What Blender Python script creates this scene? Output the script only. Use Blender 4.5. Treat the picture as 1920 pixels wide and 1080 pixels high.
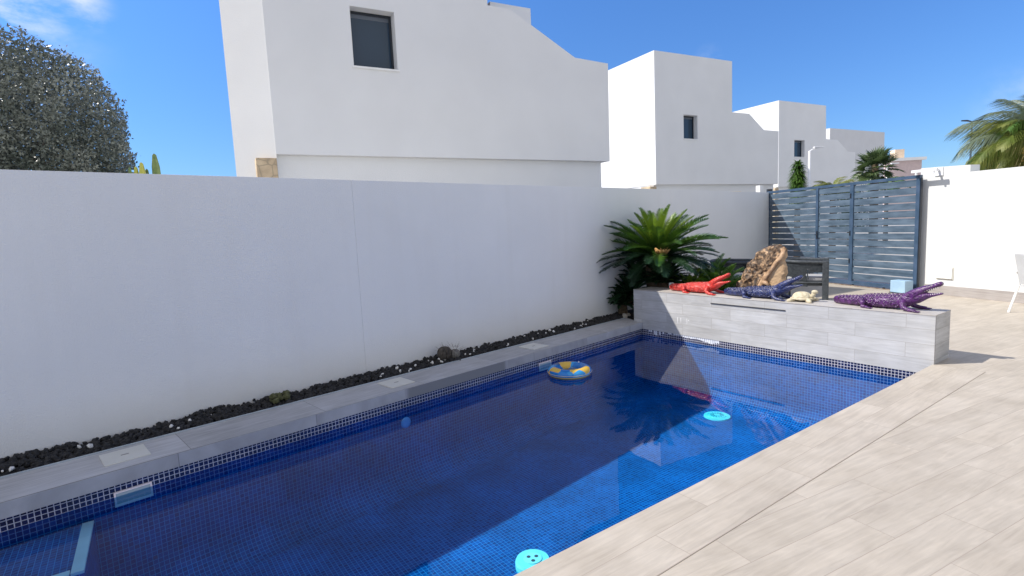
import bpy, bmesh, math, random
from math import sin, cos, pi, radians, atan2, sqrt, hypot
from mathutils import Vector, Matrix, noise
from mathutils.geometry import tessellate_polygon
for o in list(bpy.data.objects): bpy.data.objects.remove(o)
scn = bpy.context.scene
COL = scn.collection
V = Vector
# ------------------------------------------------------------------ camera
AZ, PITCH, ROLL = radians(54.7), radians(6.35), radians(2.666)
Fw = V((cos(AZ)*cos(PITCH), sin(AZ)*cos(PITCH), -sin(PITCH)))
R0 = V((sin(AZ), -cos(AZ), 0)); U0 = R0.cross(Fw)
Rc = R0*cos(ROLL) - U0*sin(ROLL); Uc = R0*sin(ROLL) + U0*cos(ROLL)
cam = bpy.data.objects.new('camera', bpy.data.cameras.new('camera'))
COL.objects.link(cam); scn.camera = cam
M = Matrix((Rc, Uc, -Fw)).transposed().to_4x4(); M.translation = V((0, 0, 1.6)); cam.matrix_world = M
cam.data.lens = 1010/1920*36; cam.data.sensor_width = 36; cam.data.clip_end = 6000; cam.data.clip_start = .05
# ------------------------------------------------------------------ sun and sky
SUN = V((-.754, .56, 1.0)).normalized()
EL = math.asin(SUN.z)
sl = bpy.data.lights.new('sun', 'SUN'); sl.energy = 4.4; sl.angle = radians(.53); sl.color = (1, .95, .87)
so = bpy.data.objects.new('sun', sl); COL.objects.link(so)
so.rotation_euler = SUN.to_track_quat('Z', 'Y').to_euler(); so.location = (0, 0, 30)
w = bpy.data.worlds.new('World'); scn.world = w; w.use_nodes = True
nt = w.node_tree; nt.nodes.clear()
def N(nt, t, **k):
    n = nt.nodes.new(t)
    for a, b in k.items(): setattr(n, a, b)
    return n
sky = N(nt, 'ShaderNodeTexSky', sky_type='NISHITA', sun_disc=False, sun_elevation=EL, sun_rotation=atan2(SUN.x, SUN.y))
sky.air_density = 1.0; sky.dust_density = .1; sky.ozone_density = 2.0; sky.altitude = 100
bg = N(nt, 'ShaderNodeBackground'); bg.inputs[1].default_value = .10
wo = N(nt, 'ShaderNodeOutputWorld')
SKY_LOW = (.27, .35, .52); SKY_HIGH = (.58, .85, 1.10); FILL_CLOUD = (7.6, 7.3, 7.0)
# thin cirrus wisps where the photo has them (upper left)
tc = N(nt, 'ShaderNodeTexCoord')
def dirpx(px, py):
    return (Fw*1010 + Rc*(px-960) - Uc*(py-540)).normalized()
mp = N(nt, 'ShaderNodeMapping'); mp.inputs['Scale'].default_value = (7, 12, 16)
nz = N(nt, 'ShaderNodeTexNoise'); nz.inputs['Scale'].default_value = 1.0; nz.inputs['Detail'].default_value = 8; nz.inputs['Roughness'].default_value = .62
nt.links.new(tc.outputs['Generated'], mp.inputs[0]); nt.links.new(mp.outputs[0], nz.inputs['Vector'])
acc = None
for px, py, rad, amp in ((10, 15, .10, 1.0), (60, 42, .06, .8), (155, 10, .045, .75), (-250, 20, .25, .9), (900, -900, .35, .6), (1330, 112, .03, .28), (1900, 190, .06, .25)):
    d = N(nt, 'ShaderNodeVectorMath', operation='DISTANCE'); d.inputs[1].default_value = dirpx(px, py)
    nt.links.new(tc.outputs['Generated'], d.inputs[0])
    mr = N(nt, 'ShaderNodeMapRange'); mr.inputs[1].default_value = 0; mr.inputs[2].default_value = rad; mr.inputs[3].default_value = amp; mr.inputs[4].default_value = 0
    mr.interpolation_type = 'SMOOTHSTEP'
    nt.links.new(d.outputs['Value'], mr.inputs[0])
    if acc is None: acc = mr.outputs[0]
    else:
        a = N(nt, 'ShaderNodeMath', operation='MAXIMUM'); nt.links.new(acc, a.inputs[0]); nt.links.new(mr.outputs[0], a.inputs[1]); acc = a.outputs[0]
m1 = N(nt, 'ShaderNodeMapRange'); m1.inputs[1].default_value = .36; m1.inputs[2].default_value = .62
nt.links.new(nz.outputs[0], m1.inputs[0])
m2 = N(nt, 'ShaderNodeMath', operation='MULTIPLY'); nt.links.new(acc, m2.inputs[0]); nt.links.new(m1.outputs[0], m2.inputs[1])
mx = N(nt, 'ShaderNodeMix', data_type='RGBA'); nt.links.new(m2.outputs[0], mx.inputs[0])
gm = N(nt, 'ShaderNodeGamma'); gm.inputs[1].default_value = 1.3
nt.links.new(sky.outputs[0], gm.inputs[0])
sxyz = N(nt, 'ShaderNodeSeparateXYZ'); nt.links.new(tc.outputs['Generated'], sxyz.inputs[0])
rz_ = N(nt, 'ShaderNodeMapRange'); rz_.inputs[1].default_value = 0; rz_.inputs[2].default_value = .45; nt.links.new(sxyz.outputs[2], rz_.inputs[0])
tn = N(nt, 'ShaderNodeMix', data_type='RGBA'); nt.links.new(rz_.outputs[0], tn.inputs[0]); tn.inputs[6].default_value = (*SKY_LOW, 1); tn.inputs[7].default_value = (*SKY_HIGH, 1)
ml = N(nt, 'ShaderNodeVectorMath', operation='MULTIPLY'); nt.links.new(gm.outputs[0], ml.inputs[0]); nt.links.new(tn.outputs[2], ml.inputs[1])
nt.links.new(ml.outputs[0], mx.inputs[6]); mx.inputs[7].default_value = (8, 8.3, 9, 1)
# unseen broken cloud behind the camera, added to lift and neutralise shaded walls
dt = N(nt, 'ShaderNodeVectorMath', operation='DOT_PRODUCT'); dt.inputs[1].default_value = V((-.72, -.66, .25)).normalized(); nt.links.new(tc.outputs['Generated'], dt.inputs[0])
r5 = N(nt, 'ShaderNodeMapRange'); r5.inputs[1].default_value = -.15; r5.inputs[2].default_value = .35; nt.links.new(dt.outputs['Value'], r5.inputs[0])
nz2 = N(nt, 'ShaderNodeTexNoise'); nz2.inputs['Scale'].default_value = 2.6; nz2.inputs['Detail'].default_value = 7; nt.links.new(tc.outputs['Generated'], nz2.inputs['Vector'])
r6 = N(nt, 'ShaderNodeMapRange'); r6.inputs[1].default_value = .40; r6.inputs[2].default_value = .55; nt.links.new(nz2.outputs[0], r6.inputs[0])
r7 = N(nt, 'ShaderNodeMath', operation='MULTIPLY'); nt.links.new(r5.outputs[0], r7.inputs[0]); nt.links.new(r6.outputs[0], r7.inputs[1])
mc_ = N(nt, 'ShaderNodeMix', data_type='RGBA'); nt.links.new(r7.outputs[0], mc_.inputs[0]); nt.links.new(mx.outputs[2], mc_.inputs[6]); mc_.inputs[7].default_value = (*FILL_CLOUD, 1)
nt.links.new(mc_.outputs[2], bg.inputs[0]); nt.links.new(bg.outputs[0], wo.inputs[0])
scn.view_settings.view_transform = 'Standard'; scn.view_settings.look = 'None'
scn.view_settings.exposure = .35; scn.view_settings.gamma = 1
scn.render.engine = 'CYCLES'
scn.cycles.max_bounces = 10; scn.cycles.transparent_max_bounces = 16; scn.cycles.diffuse_bounces = 4; scn.cycles.glossy_bounces = 4
# ------------------------------------------------------------------ helpers
def tag(o, label=None, cat=None, group=None, kind=None):
    if label: o['label'] = label
    if cat: o['category'] = cat
    if group: o['group'] = group
    if kind: o['kind'] = kind
    return o
def empty(name, loc, label=None, cat=None, rz=0, group=None):
    o = bpy.data.objects.new(name, None); COL.objects.link(o); o.empty_display_size = .1
    o.location = loc; o.rotation_euler = (0, 0, rz)
    return tag(o, label, cat, group)
def ob(name, me, mat=None, parent=None, loc=None, rot=None, smooth=False):
    if isinstance(me, bmesh.types.BMesh):
        bm = me; me = bpy.data.meshes.new(name); bm.normal_update(); bm.to_mesh(me); bm.free()
    if mat is not None and len(me.materials) == 0: me.materials.append(mat)
    if smooth:
        me.polygons.foreach_set('use_smooth', [True]*len(me.polygons))
    o = bpy.data.objects.new(name, me); COL.objects.link(o)
    if parent: o.parent = parent
    if loc is not None: o.location = loc
    if rot is not None: o.rotation_euler = rot
    return o
def pymesh(name, vs, fs):
    me = bpy.data.meshes.new(name); me.from_pydata([tuple(v) for v in vs], [], fs); me.update(); return me
def box(bm, x0, x1, y0, y1, z0, z1, bev=0, mtx=None):
    vs = [bm.verts.new((x, y, z)) for x in (x0, x1) for y in (y0, y1) for z in (z0, z1)]
    q = [(0, 1, 3, 2), (4, 6, 7, 5), (0, 4, 5, 1), (2, 3, 7, 6), (0, 2, 6, 4), (1, 5, 7, 3)]
    fs = [bm.faces.new([vs[i] for i in f]) for f in q]
    if bev:
        es = list({e for f in fs for e in f.edges})
        r = bmesh.ops.bevel(bm, geom=es, offset=bev, segments=2, affect='EDGES', profile=.7)
        vs = list({v for f in r['faces'] for v in f.verts} | {v for v in vs if v.is_valid})
    if mtx is not None: bmesh.ops.transform(bm, matrix=mtx, verts=vs)
    return bm
def nbox(*a, **k):
    return box(bmesh.new(), *a, **k)
def tube(bm, pts, rads, seg=10, caps=True, flat=1.0):
    pts = [V(p) for p in pts]
    if not hasattr(rads, '__len__'): rads = [rads]*len(pts)
    rings = []; prev = None
    for i, p in enumerate(pts):
        t = (pts[min(i+1, len(pts)-1)] - pts[max(i-1, 0)]).normalized()
        if prev is None:
            a = V((0, 0, 1)) if abs(t.z) < .9 else V((1, 0, 0))
            u = t.cross(a).normalized()
        else: u = (prev - t*prev.dot(t)).normalized()
        prev = u; v = t.cross(u)
        rings.append([bm.verts.new(p + u*cos(2*pi*k/seg)*rads[i] + v*sin(2*pi*k/seg)*rads[i]*flat) for k in range(seg)])
    for a, b in zip(rings, rings[1:]):
        for k in range(seg): bm.faces.new((a[k], a[(k+1) % seg], b[(k+1) % seg], b[k]))
    if caps:
        bm.faces.new(rings[0][::-1]); bm.faces.new(rings[-1])
    return bm
def lathe(bm, prof, seg=32, c=(0, 0, 0)):
    rings = []
    for r, z in prof:
        if r < 1e-5: rings.append([bm.verts.new((c[0], c[1], c[2]+z))])
        else: rings.append([bm.verts.new((c[0]+r*cos(2*pi*k/seg), c[1]+r*sin(2*pi*k/seg), c[2]+z)) for k in range(seg)])
    for a, b in zip(rings, rings[1:]):
        for k in range(seg):
            k2 = (k+1) % seg
            if len(a) == 1 and len(b) > 1: bm.faces.new((a[0], b[k2], b[k]))
            elif len(b) == 1 and len(a) > 1: bm.faces.new((a[k], a[k2], b[0]))
            elif len(a) > 1: bm.faces.new((a[k], a[k2], b[k2], b[k]))
    return bm
def prism(poly, z0, z1):
    bm = bmesh.new()
    a = [bm.verts.new((x, y, z0)) for x, y in poly]; b = [bm.verts.new((x, y, z1)) for x, y in poly]
    n = len(poly)
    for t in tessellate_polygon([[V((x, y, 0)) for x, y in poly]]):
        try: bm.faces.new([b[i] for i in t]); bm.faces.new([a[i] for i in reversed(t)])
        except ValueError: pass
    for i in range(n): bm.faces.new((a[i], a[(i+1) % n], b[(i+1) % n], b[i]))
    bmesh.ops.recalc_face_normals(bm, faces=bm.faces)
    return bm
# ------------------------------------------------------------------ materials
def mat(name, col=(.5, .5, .5), rough=.6, metal=0, spec=.5):
    m = bpy.data.materials.new(name); m.use_nodes = True
    b = m.node_tree.nodes['Principled BSDF']
    b.inputs['Base Color'].default_value = (*col, 1); b.inputs['Roughness'].default_value = rough
    b.inputs['Metallic'].default_value = metal; b.inputs['Specular IOR Level'].default_value = spec
    return m, m.node_tree, b
def noisecol(m, nt, b, c1, c2, scale=5, detail=6, stretch=(1, 1, 1), bump=0, bscale=60, lo=.35, hi=.65, rot=(0, 0, 0)):
    tc = N(nt, 'ShaderNodeTexCoord'); mp = N(nt, 'ShaderNodeMapping'); mp.inputs['Scale'].default_value = stretch; mp.inputs['Rotation'].default_value = rot
    nz = N(nt, 'ShaderNodeTexNoise'); nz.inputs['Scale'].default_value = scale; nz.inputs['Detail'].default_value = detail
    nt.links.new(tc.outputs['Object'], mp.inputs[0]); nt.links.new(mp.outputs[0], nz.inputs['Vector'])
    mr = N(nt, 'ShaderNodeMapRange'); mr.inputs[1].default_value = lo; mr.inputs[2].default_value = hi
    nt.links.new(nz.outputs[0], mr.inputs[0])
    mx = N(nt, 'ShaderNodeMix', data_type='RGBA'); mx.inputs[6].default_value = (*c1, 1); mx.inputs[7].default_value = (*c2, 1)
    nt.links.new(mr.outputs[0], mx.inputs[0]); nt.links.new(mx.outputs[2], b.inputs['Base Color'])
    if bump:
        n2 = N(nt, 'ShaderNodeTexNoise'); n2.inputs['Scale'].default_value = bscale; n2.inputs['Detail'].default_value = 4
        nt.links.new(tc.outputs['Object'], n2.inputs['Vector'])
        bp = N(nt, 'ShaderNodeBump'); bp.inputs['Strength'].default_value = bump; bp.inputs['Distance'].default_value = .01
        nt.links.new(n2.outputs[0], bp.inputs['Height']); nt.links.new(bp.outputs[0], b.inputs['Normal'])
    return mx
def simple(name, c1, c2=None, rough=.6, scale=5, bump=0, bscale=60, metal=0, spec=.5, **k):
    m, nt, b = mat(name, c1, rough, metal, spec)
    c2 = c2 or tuple(min(1, x*1.12) for x in c1)
    noisecol(m, nt, b, c1, c2, scale=scale, bump=bump, bscale=bscale, **k)
    return m
def stucco(name, c=(.78, .78, .77), stain=False):
    m, nt, b = mat(name, c, .9, spec=.25)
    mx = noisecol(m, nt, b, tuple(x*.955 for x in c), c, scale=.9, detail=12, bump=.5, bscale=90)
    if stain:      # water stains with vertical runs and a dirtier foot
        tc = N(nt, 'ShaderNodeTexCoord'); mp = N(nt, 'ShaderNodeMapping'); mp.inputs['Scale'].default_value = (3.0, 3.0, .25)
        nz = N(nt, 'ShaderNodeTexNoise'); nz.inputs['Scale'].default_value = 1.6; nz.inputs['Detail'].default_value = 9
        nt.links.new(tc.outputs['Object'], mp.inputs[0]); nt.links.new(mp.outputs[0], nz.inputs['Vector'])
        mr = N(nt, 'ShaderNodeMapRange'); mr.inputs[1].default_value = .52; mr.inputs[2].default_value = .8; mr.inputs[4].default_value = .16
        nt.links.new(nz.outputs[0], mr.inputs[0])
        m2 = N(nt, 'ShaderNodeMix', data_type='RGBA'); nt.links.new(mr.outputs[0], m2.inputs[0]); nt.links.new(mx.outputs[2], m2.inputs[6])
        m2.inputs[7].default_value = (c[0]*.82, c[1]*.79, c[2]*.75, 1)
        sp = N(nt, 'ShaderNodeSeparateXYZ'); nt.links.new(tc.outputs['Object'], sp.inputs[0])
        m3 = N(nt, 'ShaderNodeMapRange'); m3.inputs[1].default_value = .42; m3.inputs[2].default_value = .02; m3.inputs[3].default_value = 0; m3.inputs[4].default_value = .55
        nt.links.new(sp.outputs[2], m3.inputs[0])
        n3 = N(nt, 'ShaderNodeTexNoise'); n3.inputs['Scale'].default_value = 2.2; n3.inputs['Detail'].default_value = 8; nt.links.new(tc.outputs['Object'], n3.inputs['Vector'])
        mu = N(nt, 'ShaderNodeMath', operation='MULTIPLY'); nt.links.new(m3.outputs[0], mu.inputs[0]); nt.links.new(n3.outputs[0], mu.inputs[1])
        m4 = N(nt, 'ShaderNodeMix', data_type='RGBA'); nt.links.new(mu.outputs[0], m4.inputs[0]); nt.links.new(m2.outputs[2], m4.inputs[6])
        m4.inputs[7].default_value = (c[0]*.80, c[1]*.76, c[2]*.68, 1)
        nt.links.new(m4.outputs[2], b.inputs['Base Color'])
    return m
def planks(name, base, pw, ph, rotz=0, off=(0, 0), swap=None, var=.10, mortar=.0028, rough=.55, mcol=None, frq=.5, grain=.22):
    """wood-look porcelain: planks of pw x ph metres with own tint, streaky grain and grout"""
    m, nt, b = mat(name, base, rough, spec=.4)
    tc = N(nt, 'ShaderNodeTexCoord'); src = tc.outputs['Object']
    if swap:
        s = N(nt, 'ShaderNodeSeparateXYZ'); c = N(nt, 'ShaderNodeCombineXYZ'); nt.links.new(src, s.inputs[0])
        for i, a in enumerate(swap): nt.links.new(s.outputs[a], c.inputs[i])
        src = c.outputs[0]
    mp = N(nt, 'ShaderNodeMapping', vector_type='TEXTURE'); mp.inputs['Rotation'].default_value = (0, 0, rotz); nt.links.new(src, mp.inputs[0])
    mo = N(nt, 'ShaderNodeMapping'); mo.inputs['Location'].default_value = (off[0], off[1], 0); nt.links.new(mp.outputs[0], mo.inputs[0])
    br = N(nt, 'ShaderNodeTexBrick', offset=.37, offset_frequency=2, squash=1)
    br.inputs['Scale'].default_value = 1; br.inputs['Brick Width'].default_value = pw; br.inputs['Row Height'].default_value = ph
    br.inputs['Mortar Size'].default_value = mortar; br.inputs['Mortar Smooth'].default_value = .1; br.inputs['Bias'].default_value = 0
    br.inputs['Color1'].default_value = (0, 0, 0, 1); br.inputs['Color2'].default_value = (1, 1, 1, 1); br.inputs['Mortar'].default_value = (.5, .5, .5, 1)
    nt.links.new(mo.outputs[0], br.inputs['Vector'])
    # shift grain per plank
    ad = N(nt, 'ShaderNodeVectorMath', operation='MULTIPLY_ADD'); nt.links.new(br.outputs['Color'], ad.inputs[0]); ad.inputs[1].default_value = (7.3, 3.1, 5.0); nt.links.new(mo.outputs[0], ad.inputs[2])
    ms = N(nt, 'ShaderNodeMapping'); ms.inputs['Scale'].default_value = (1.5, 17, 1); nt.links.new(ad.outputs[0], ms.inputs[0])
    nz = N(nt, 'ShaderNodeTexNoise'); nz.inputs['Scale'].default_value = 1.5; nz.inputs['Detail'].default_value = 9; nz.inputs['Roughness'].default_value = .6; nz.inputs['Distortion'].default_value = 1.3
    nt.links.new(ms.outputs[0], nz.inputs['Vector'])
    n2 = N(nt, 'ShaderNodeTexNoise'); n2.inputs['Scale'].default_value = 3.2; n2.inputs['Detail'].default_value = 5; nt.links.new(ad.outputs[0], n2.inputs['Vector'])
    r1 = N(nt, 'ShaderNodeMapRange'); r1.inputs[1].default_value = .3; r1.inputs[2].default_value = .7; r1.inputs[3].default_value = 1-grain; r1.inputs[4].default_value = 1+grain*.6; nt.links.new(nz.outputs[0], r1.inputs[0])
    r2 = N(nt, 'ShaderNodeMapRange'); r2.inputs[3].default_value = 1-var; r2.inputs[4].default_value = 1+var; nt.links.new(br.outputs['Color'], r2.inputs[0])
    r3 = N(nt, 'ShaderNodeMapRange'); r3.inputs[1].default_value = .3; r3.inputs[2].default_value = .7; r3.inputs[3].default_value = .88; r3.inputs[4].default_value = 1.1; nt.links.new(n2.outputs[0], r3.inputs[0])
    a = N(nt, 'ShaderNodeMath', operation='MULTIPLY'); nt.links.new(r1.outputs[0], a.inputs[0]); nt.links.new(r2.outputs[0], a.inputs[1])
    a2 = N(nt, 'ShaderNodeMath', operation='MULTIPLY'); nt.links.new(a.outputs[0], a2.inputs[0]); nt.links.new(r3.outputs[0], a2.inputs[1])
    tint = N(nt, 'ShaderNodeMix', data_type='RGBA'); tint.inputs[6].default_value = (*base, 1); tint.inputs[7].default_value = (base[0]*.93, base[1]*.97, base[2]*1.04, 1); nt.links.new(n2.outputs[0], tint.inputs[0])
    vm = N(nt, 'ShaderNodeVectorMath', operation='SCALE'); nt.links.new(tint.outputs[2], vm.inputs[0]); nt.links.new(a2.outputs[0], vm.inputs['Scale'])
    mx = N(nt, 'ShaderNodeMix', data_type='RGBA'); nt.links.new(br.outputs['Fac'], mx.inputs[0]); nt.links.new(vm.outputs[0], mx.inputs[6])
    mc = mcol or tuple(x*.62 for x in base); mx.inputs[7].default_value = (*mc, 1); nt.links.new(mx.outputs[2], b.inputs['Base Color'])
    bp = N(nt, 'ShaderNodeBump'); bp.inputs['Strength'].default_value = .25; bp.inputs['Distance'].default_value = .003; bp.invert = True
    nt.links.new(br.outputs['Fac'], bp.inputs['Height']); nt.links.new(bp.outputs[0], b.inputs['Normal'])
    return m
def mosaic(name, c1, c2, grout, pitch=.034, mort=.0022):
    m, nt, b = mat(name, c1, .22, spec=.5)
    uv = N(nt, 'ShaderNodeUVMap'); uv.uv_map = 'UVMap'
    br = N(nt, 'ShaderNodeTexBrick', offset=0, offset_frequency=1, squash=1)
    br.inputs['Scale'].default_value = 1; br.inputs['Brick Width'].default_value = pitch; br.inputs['Row Height'].default_value = pitch
    br.inputs['Mortar Size'].default_value = mort; br.inputs['Mortar Smooth'].default_value = .2
    br.inputs['Color1'].default_value = (*c1, 1); br.inputs['Color2'].default_value = (*c2, 1); br.inputs['Mortar'].default_value = (*grout, 1)
    nt.links.new(uv.outputs[0], br.inputs['Vector'])
    nz = N(nt, 'ShaderNodeTexNoise'); nz.inputs['Scale'].default_value = 2.0; nz.inputs['Detail'].default_value = 4
    nt.links.new(uv.outputs[0], nz.inputs['Vector'])
    mr = N(nt, 'ShaderNodeMapRange'); mr.inputs[1].default_value = .3; mr.inputs[2].default_value = .7; mr.inputs[3].default_value = .75; mr.inputs[4].default_value = 1.25; nt.links.new(nz.outputs[0], mr.inputs[0])
    vm = N(nt, 'ShaderNodeVectorMath', operation='SCALE'); nt.links.new(br.outputs[0], vm.inputs[0]); nt.links.new(mr.outputs[0], vm.inputs['Scale'])
    nt.links.new(vm.outputs[0], b.inputs['Base Color'])
    return m, nt, b, br
def leafmat(name, c1, c2, rough=.45, trans=.25, scale=3):
    m, nt, b = mat(name, c1, rough)
    mx = noisecol(m, nt, b, c1, c2, scale=scale, detail=3)
    gi = N(nt, 'ShaderNodeBsdfTranslucent'); nt.links.new(mx.outputs[2], gi.inputs[0])
    ms = N(nt, 'ShaderNodeMixShader'); ms.inputs[0].default_value = trans
    out = nt.nodes['Material Output']
    nt.links.new(b.outputs[0], ms.inputs[1]); nt.links.new(gi.outputs[0], ms.inputs[2]); nt.links.new(ms.outputs[0], out.inputs[0])
    return m
M_wall = stucco('boundary_stucco', (.80, .80, .79), True)
M_house = stucco('house_stucco', (.80, .80, .79))
M_houseB = stucco('house_stucco_grey', (.66, .66, .66))
M_deck = planks('terrace_porcelain', (.46, .398, .318), 1.18, .23, radians(-8.3), off=(.35, -.005), grain=.15, var=.045, mortar=.002, mcol=(.33, .28, .23))
M_border = planks('border_porcelain', (.485, .42, .338), 1.2, .2135, 0, off=(-.1, -1.52), grain=.15, var=.05, mortar=.002, mcol=(.33, .28, .23))
M_planter = planks('planter_porcelain', (.50, .485, .465), .78, .158, 0, off=(.2, .115), swap=(1, 2, 0), var=.06, grain=.16, mortar=.0022, mcol=(.33, .31, .29))
M_planter_top = planks('planter_top_porcelain', (.50, .46, .41), .9, .5, pi/2, var=.04)
M_cop = planks('coping_porcelain', (.47, .45, .43), 1.1, .62, radians(8.6), off=(.1, .2), var=.09, grain=.24, mcol=(.22, .21, .2))
M_copf = planks('coping_front_porcelain', (.42, .41, .405), 1.1, .5, radians(8.6), off=(.6, .2), var=.05, grain=.2, mcol=(.2, .2, .2))
M_skirt = planks('skirting_porcelain', (.40, .36, .33), .9, .5, 0, swap=(1, 2, 0), var=.08)
M_ground = simple('street_paving', (.34, .33, .31), (.42, .40, .38), .9, scale=.6, bump=.2)
M_conc = simple('bare_mortar', (.30, .28, .26), rough=.9)
M_tile, nt_, b_, _ = mosaic('pool_mosaic', (.0, .046, .20), (.0, .095, .34), (.03, .27, .58)); b_.inputs['Specular IOR Level'].default_value = .08; b_.inputs['Roughness'].default_value = .6
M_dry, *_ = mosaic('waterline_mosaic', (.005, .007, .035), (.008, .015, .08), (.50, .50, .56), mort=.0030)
M_metal, nt_, b_ = mat('gate_paint', (.035, .06, .10), .28, 0, .6)
b_.inputs['Coat Weight'].default_value = .7; b_.inputs['Coat Roughness'].default_value = .12
noisecol(M_metal, nt_, b_, (.05, .082, .12), (.115, .165, .225), scale=2.5, stretch=(1, 1, 4))
M_metal2 = simple('gate_frame_paint', (.035, .07, .12), (.06, .10, .17), .35)
M_white = simple('white_plastic', (.78, .78, .76), rough=.4)
M_cream = simple('cream_plastic', (.62, .60, .53), (.66, .64, .57), rough=.5)
M_wmetal = simple('white_metal', (.75, .76, .78), rough=.35)
M_dark = simple('dark_frame', (.02, .025, .035), rough=.3)
M_glass, nt_, b_ = mat('window_glass', (.028, .055, .09), .05, 0, .35)
M_stone, nt_, b_ = mat('tan_stone', (.5, .38, .24), .85)
mx_ = noisecol(M_stone, nt_, b_, (.42, .31, .2), (.66, .52, .34), scale=4, bump=.6, bscale=20)
vo = N(nt_, 'ShaderNodeTexVoronoi', feature='DISTANCE_TO_EDGE'); vo.inputs['Scale'].default_value = 5
tcx = N(nt_, 'ShaderNodeTexCoord'); nt_.links.new(tcx.outputs['Object'], vo.inputs['Vector'])
mrx = N(nt_, 'ShaderNodeMapRange'); mrx.inputs[1].default_value = .0; mrx.inputs[2].default_value = .06; nt_.links.new(vo.outputs[0], mrx.inputs[0])
mmx = N(nt_, 'ShaderNodeMix', data_type='RGBA'); mmx.inputs[6].default_value = (.36, .29, .2, 1); nt_.links.new(mrx.outputs[0], mmx.inputs[0]); nt_.links.new(mx_.outputs[2], mmx.inputs[7]); nt_.links.new(mmx.outputs[2], b_.inputs['Base Color'])
M_brick = simple('brown_brick', (.12, .06, .04), (.25, .14, .09), .9, scale=12)
# ------------------------------------------------------------------ ground, pool, terrace
W0 = V((-.945, 5.496, 0)); WD = V((7.804, 1.14, 0)).normalized(); WN = V((-WD.y, WD.x, 0))
def tl(x): return 4.66 + .1545*(x+.838)          # tiled left side of the pool
def cin(x): return 4.628 + .155*(x+.824)         # coping, water side
def cout(x): return 5.14 + .1445*(x+.896)        # coping, wall side
def wb(x): return 5.634 + .146*x                 # wall foot
PX1 = 6.635; PY1 = 1.948; PX0 = -2.2
pool_poly = [(PX0, PY1), (PX1+.01, PY1), (PX1+.01, tl(PX1)), (PX0, tl(PX0))]
S = 3000
bm = bmesh.new()
hp = [(PX0-.3, PY1-.3), (PX1+.2, PY1-.3), (PX1+.2, tl(PX1)+.2), (PX0-.3, tl(PX0)+.2)]
fp = [(-S, -S), (S, -S), (S, S), (-S, S)]
a = [bm.verts.new((*p, -.13)) for p in hp]; b = [bm.verts.new((*p, -.13)) for p in fp]
for i in range(4): bm.faces.new((b[i], b[(i+1) % 4], a[(i+1) % 4], a[i]))
tag(ob('ground', bm, M_ground), kind='structure')
# pool shell: walls, cove and floor in one lofted sheet with metre UVs
FLOOR = -1.02; RAD = .26
bm = bmesh.new(); uvl = bm.loops.layers.uv.new('UVMap')
def inset(poly, d):
    n = len(poly); out = []
    for i in range(n):
        p0 = V(poly[i-1]); p = V(poly[i]); p1 = V(poly[(i+1) % n])
        e0 = (p-p0).normalized(); e1 = (p1-p).normalized()
        n0 = V((-e0.y, e0.x)); n1 = V((-e1.y, e1.x))
        k = d/(1+n0.dot(n1)); out.append(p + (n0+n1)*k)
    return out
prof = [(0, -.02, 0), (0, -.207, .187), (0, FLOOR+RAD, -.02-(FLOOR+RAD))]
for k in range(1, 9):
    t = pi/2*k/8; prof.append((RAD*(1-cos(t)), FLOOR+RAD-RAD*sin(t), -.02-(FLOOR+RAD)+RAD*t))
rings = []
for d, z, s in prof:
    pp = inset(pool_poly, d); rings.append(([bm.verts.new((p.x, p.y, z)) for p in pp], s))
for (ra, sa), (rb, sb) in zip(rings, rings[1:]):
    for i in range(4):
        j = (i+1) % 4
        f = bm.faces.new((ra[i], ra[j], rb[j], rb[i]))
        e = (V(pool_poly[j]) - V(pool_poly[i])).normalized()
        for l, s in zip(f.loops, (sa, sa, sb, sb)):
            l[uvl].uv = (V(l.vert.co.xy).dot(e) + 20, 10 - s + .02 - .11)
f = bm.faces.new(rings[-1][0])
for l in f.loops: l[uvl].uv = (l.vert.co.x+10, l.vert.co.y+10)
for f in bm.faces:
    c_ = f.calc_center_median(); f.smooth = False
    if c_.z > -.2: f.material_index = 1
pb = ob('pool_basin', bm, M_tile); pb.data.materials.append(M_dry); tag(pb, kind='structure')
# corner entry step under water with pale nosing strips
st = empty('pool_step', (-1.3, 4.3, -.6), 'underwater corner step of blue mosaic with a pale edge strip at the near left', 'pool step')
sp_ = [(-2.1, 4.0), (-.405, 4.0), (-.385, 4.715), (-2.1, 4.45)]
bm = prism([(x+1.3, y-4.3) for x, y in sp_], -.42, .28); uvl = bm.loops.layers.uv.new('UVMap')
for f in bm.faces:
    for l in f.loops:
        c = l.vert.co; l[uvl].uv = (c.x+10, c.y+10) if abs(f.normal.z) > .5 else ((c.x+c.y)+10, c.z+10)
ob('tread', bm, M_tile, st)
M_nose = simple('nosing_strip', (.92, .78, .74), rough=.4)
bm = prism([(.835, -.30), (.90, -.305), (.92, .40), (.855, .40)], .27, .287)
ob('nosing', bm, M_nose, st)
bm = prism([(-.8, -.31), (.83, -.31), (.83, -.25), (-.8, -.25)], .27, .288)
ob('nosing', bm, M_nose, st)
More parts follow.
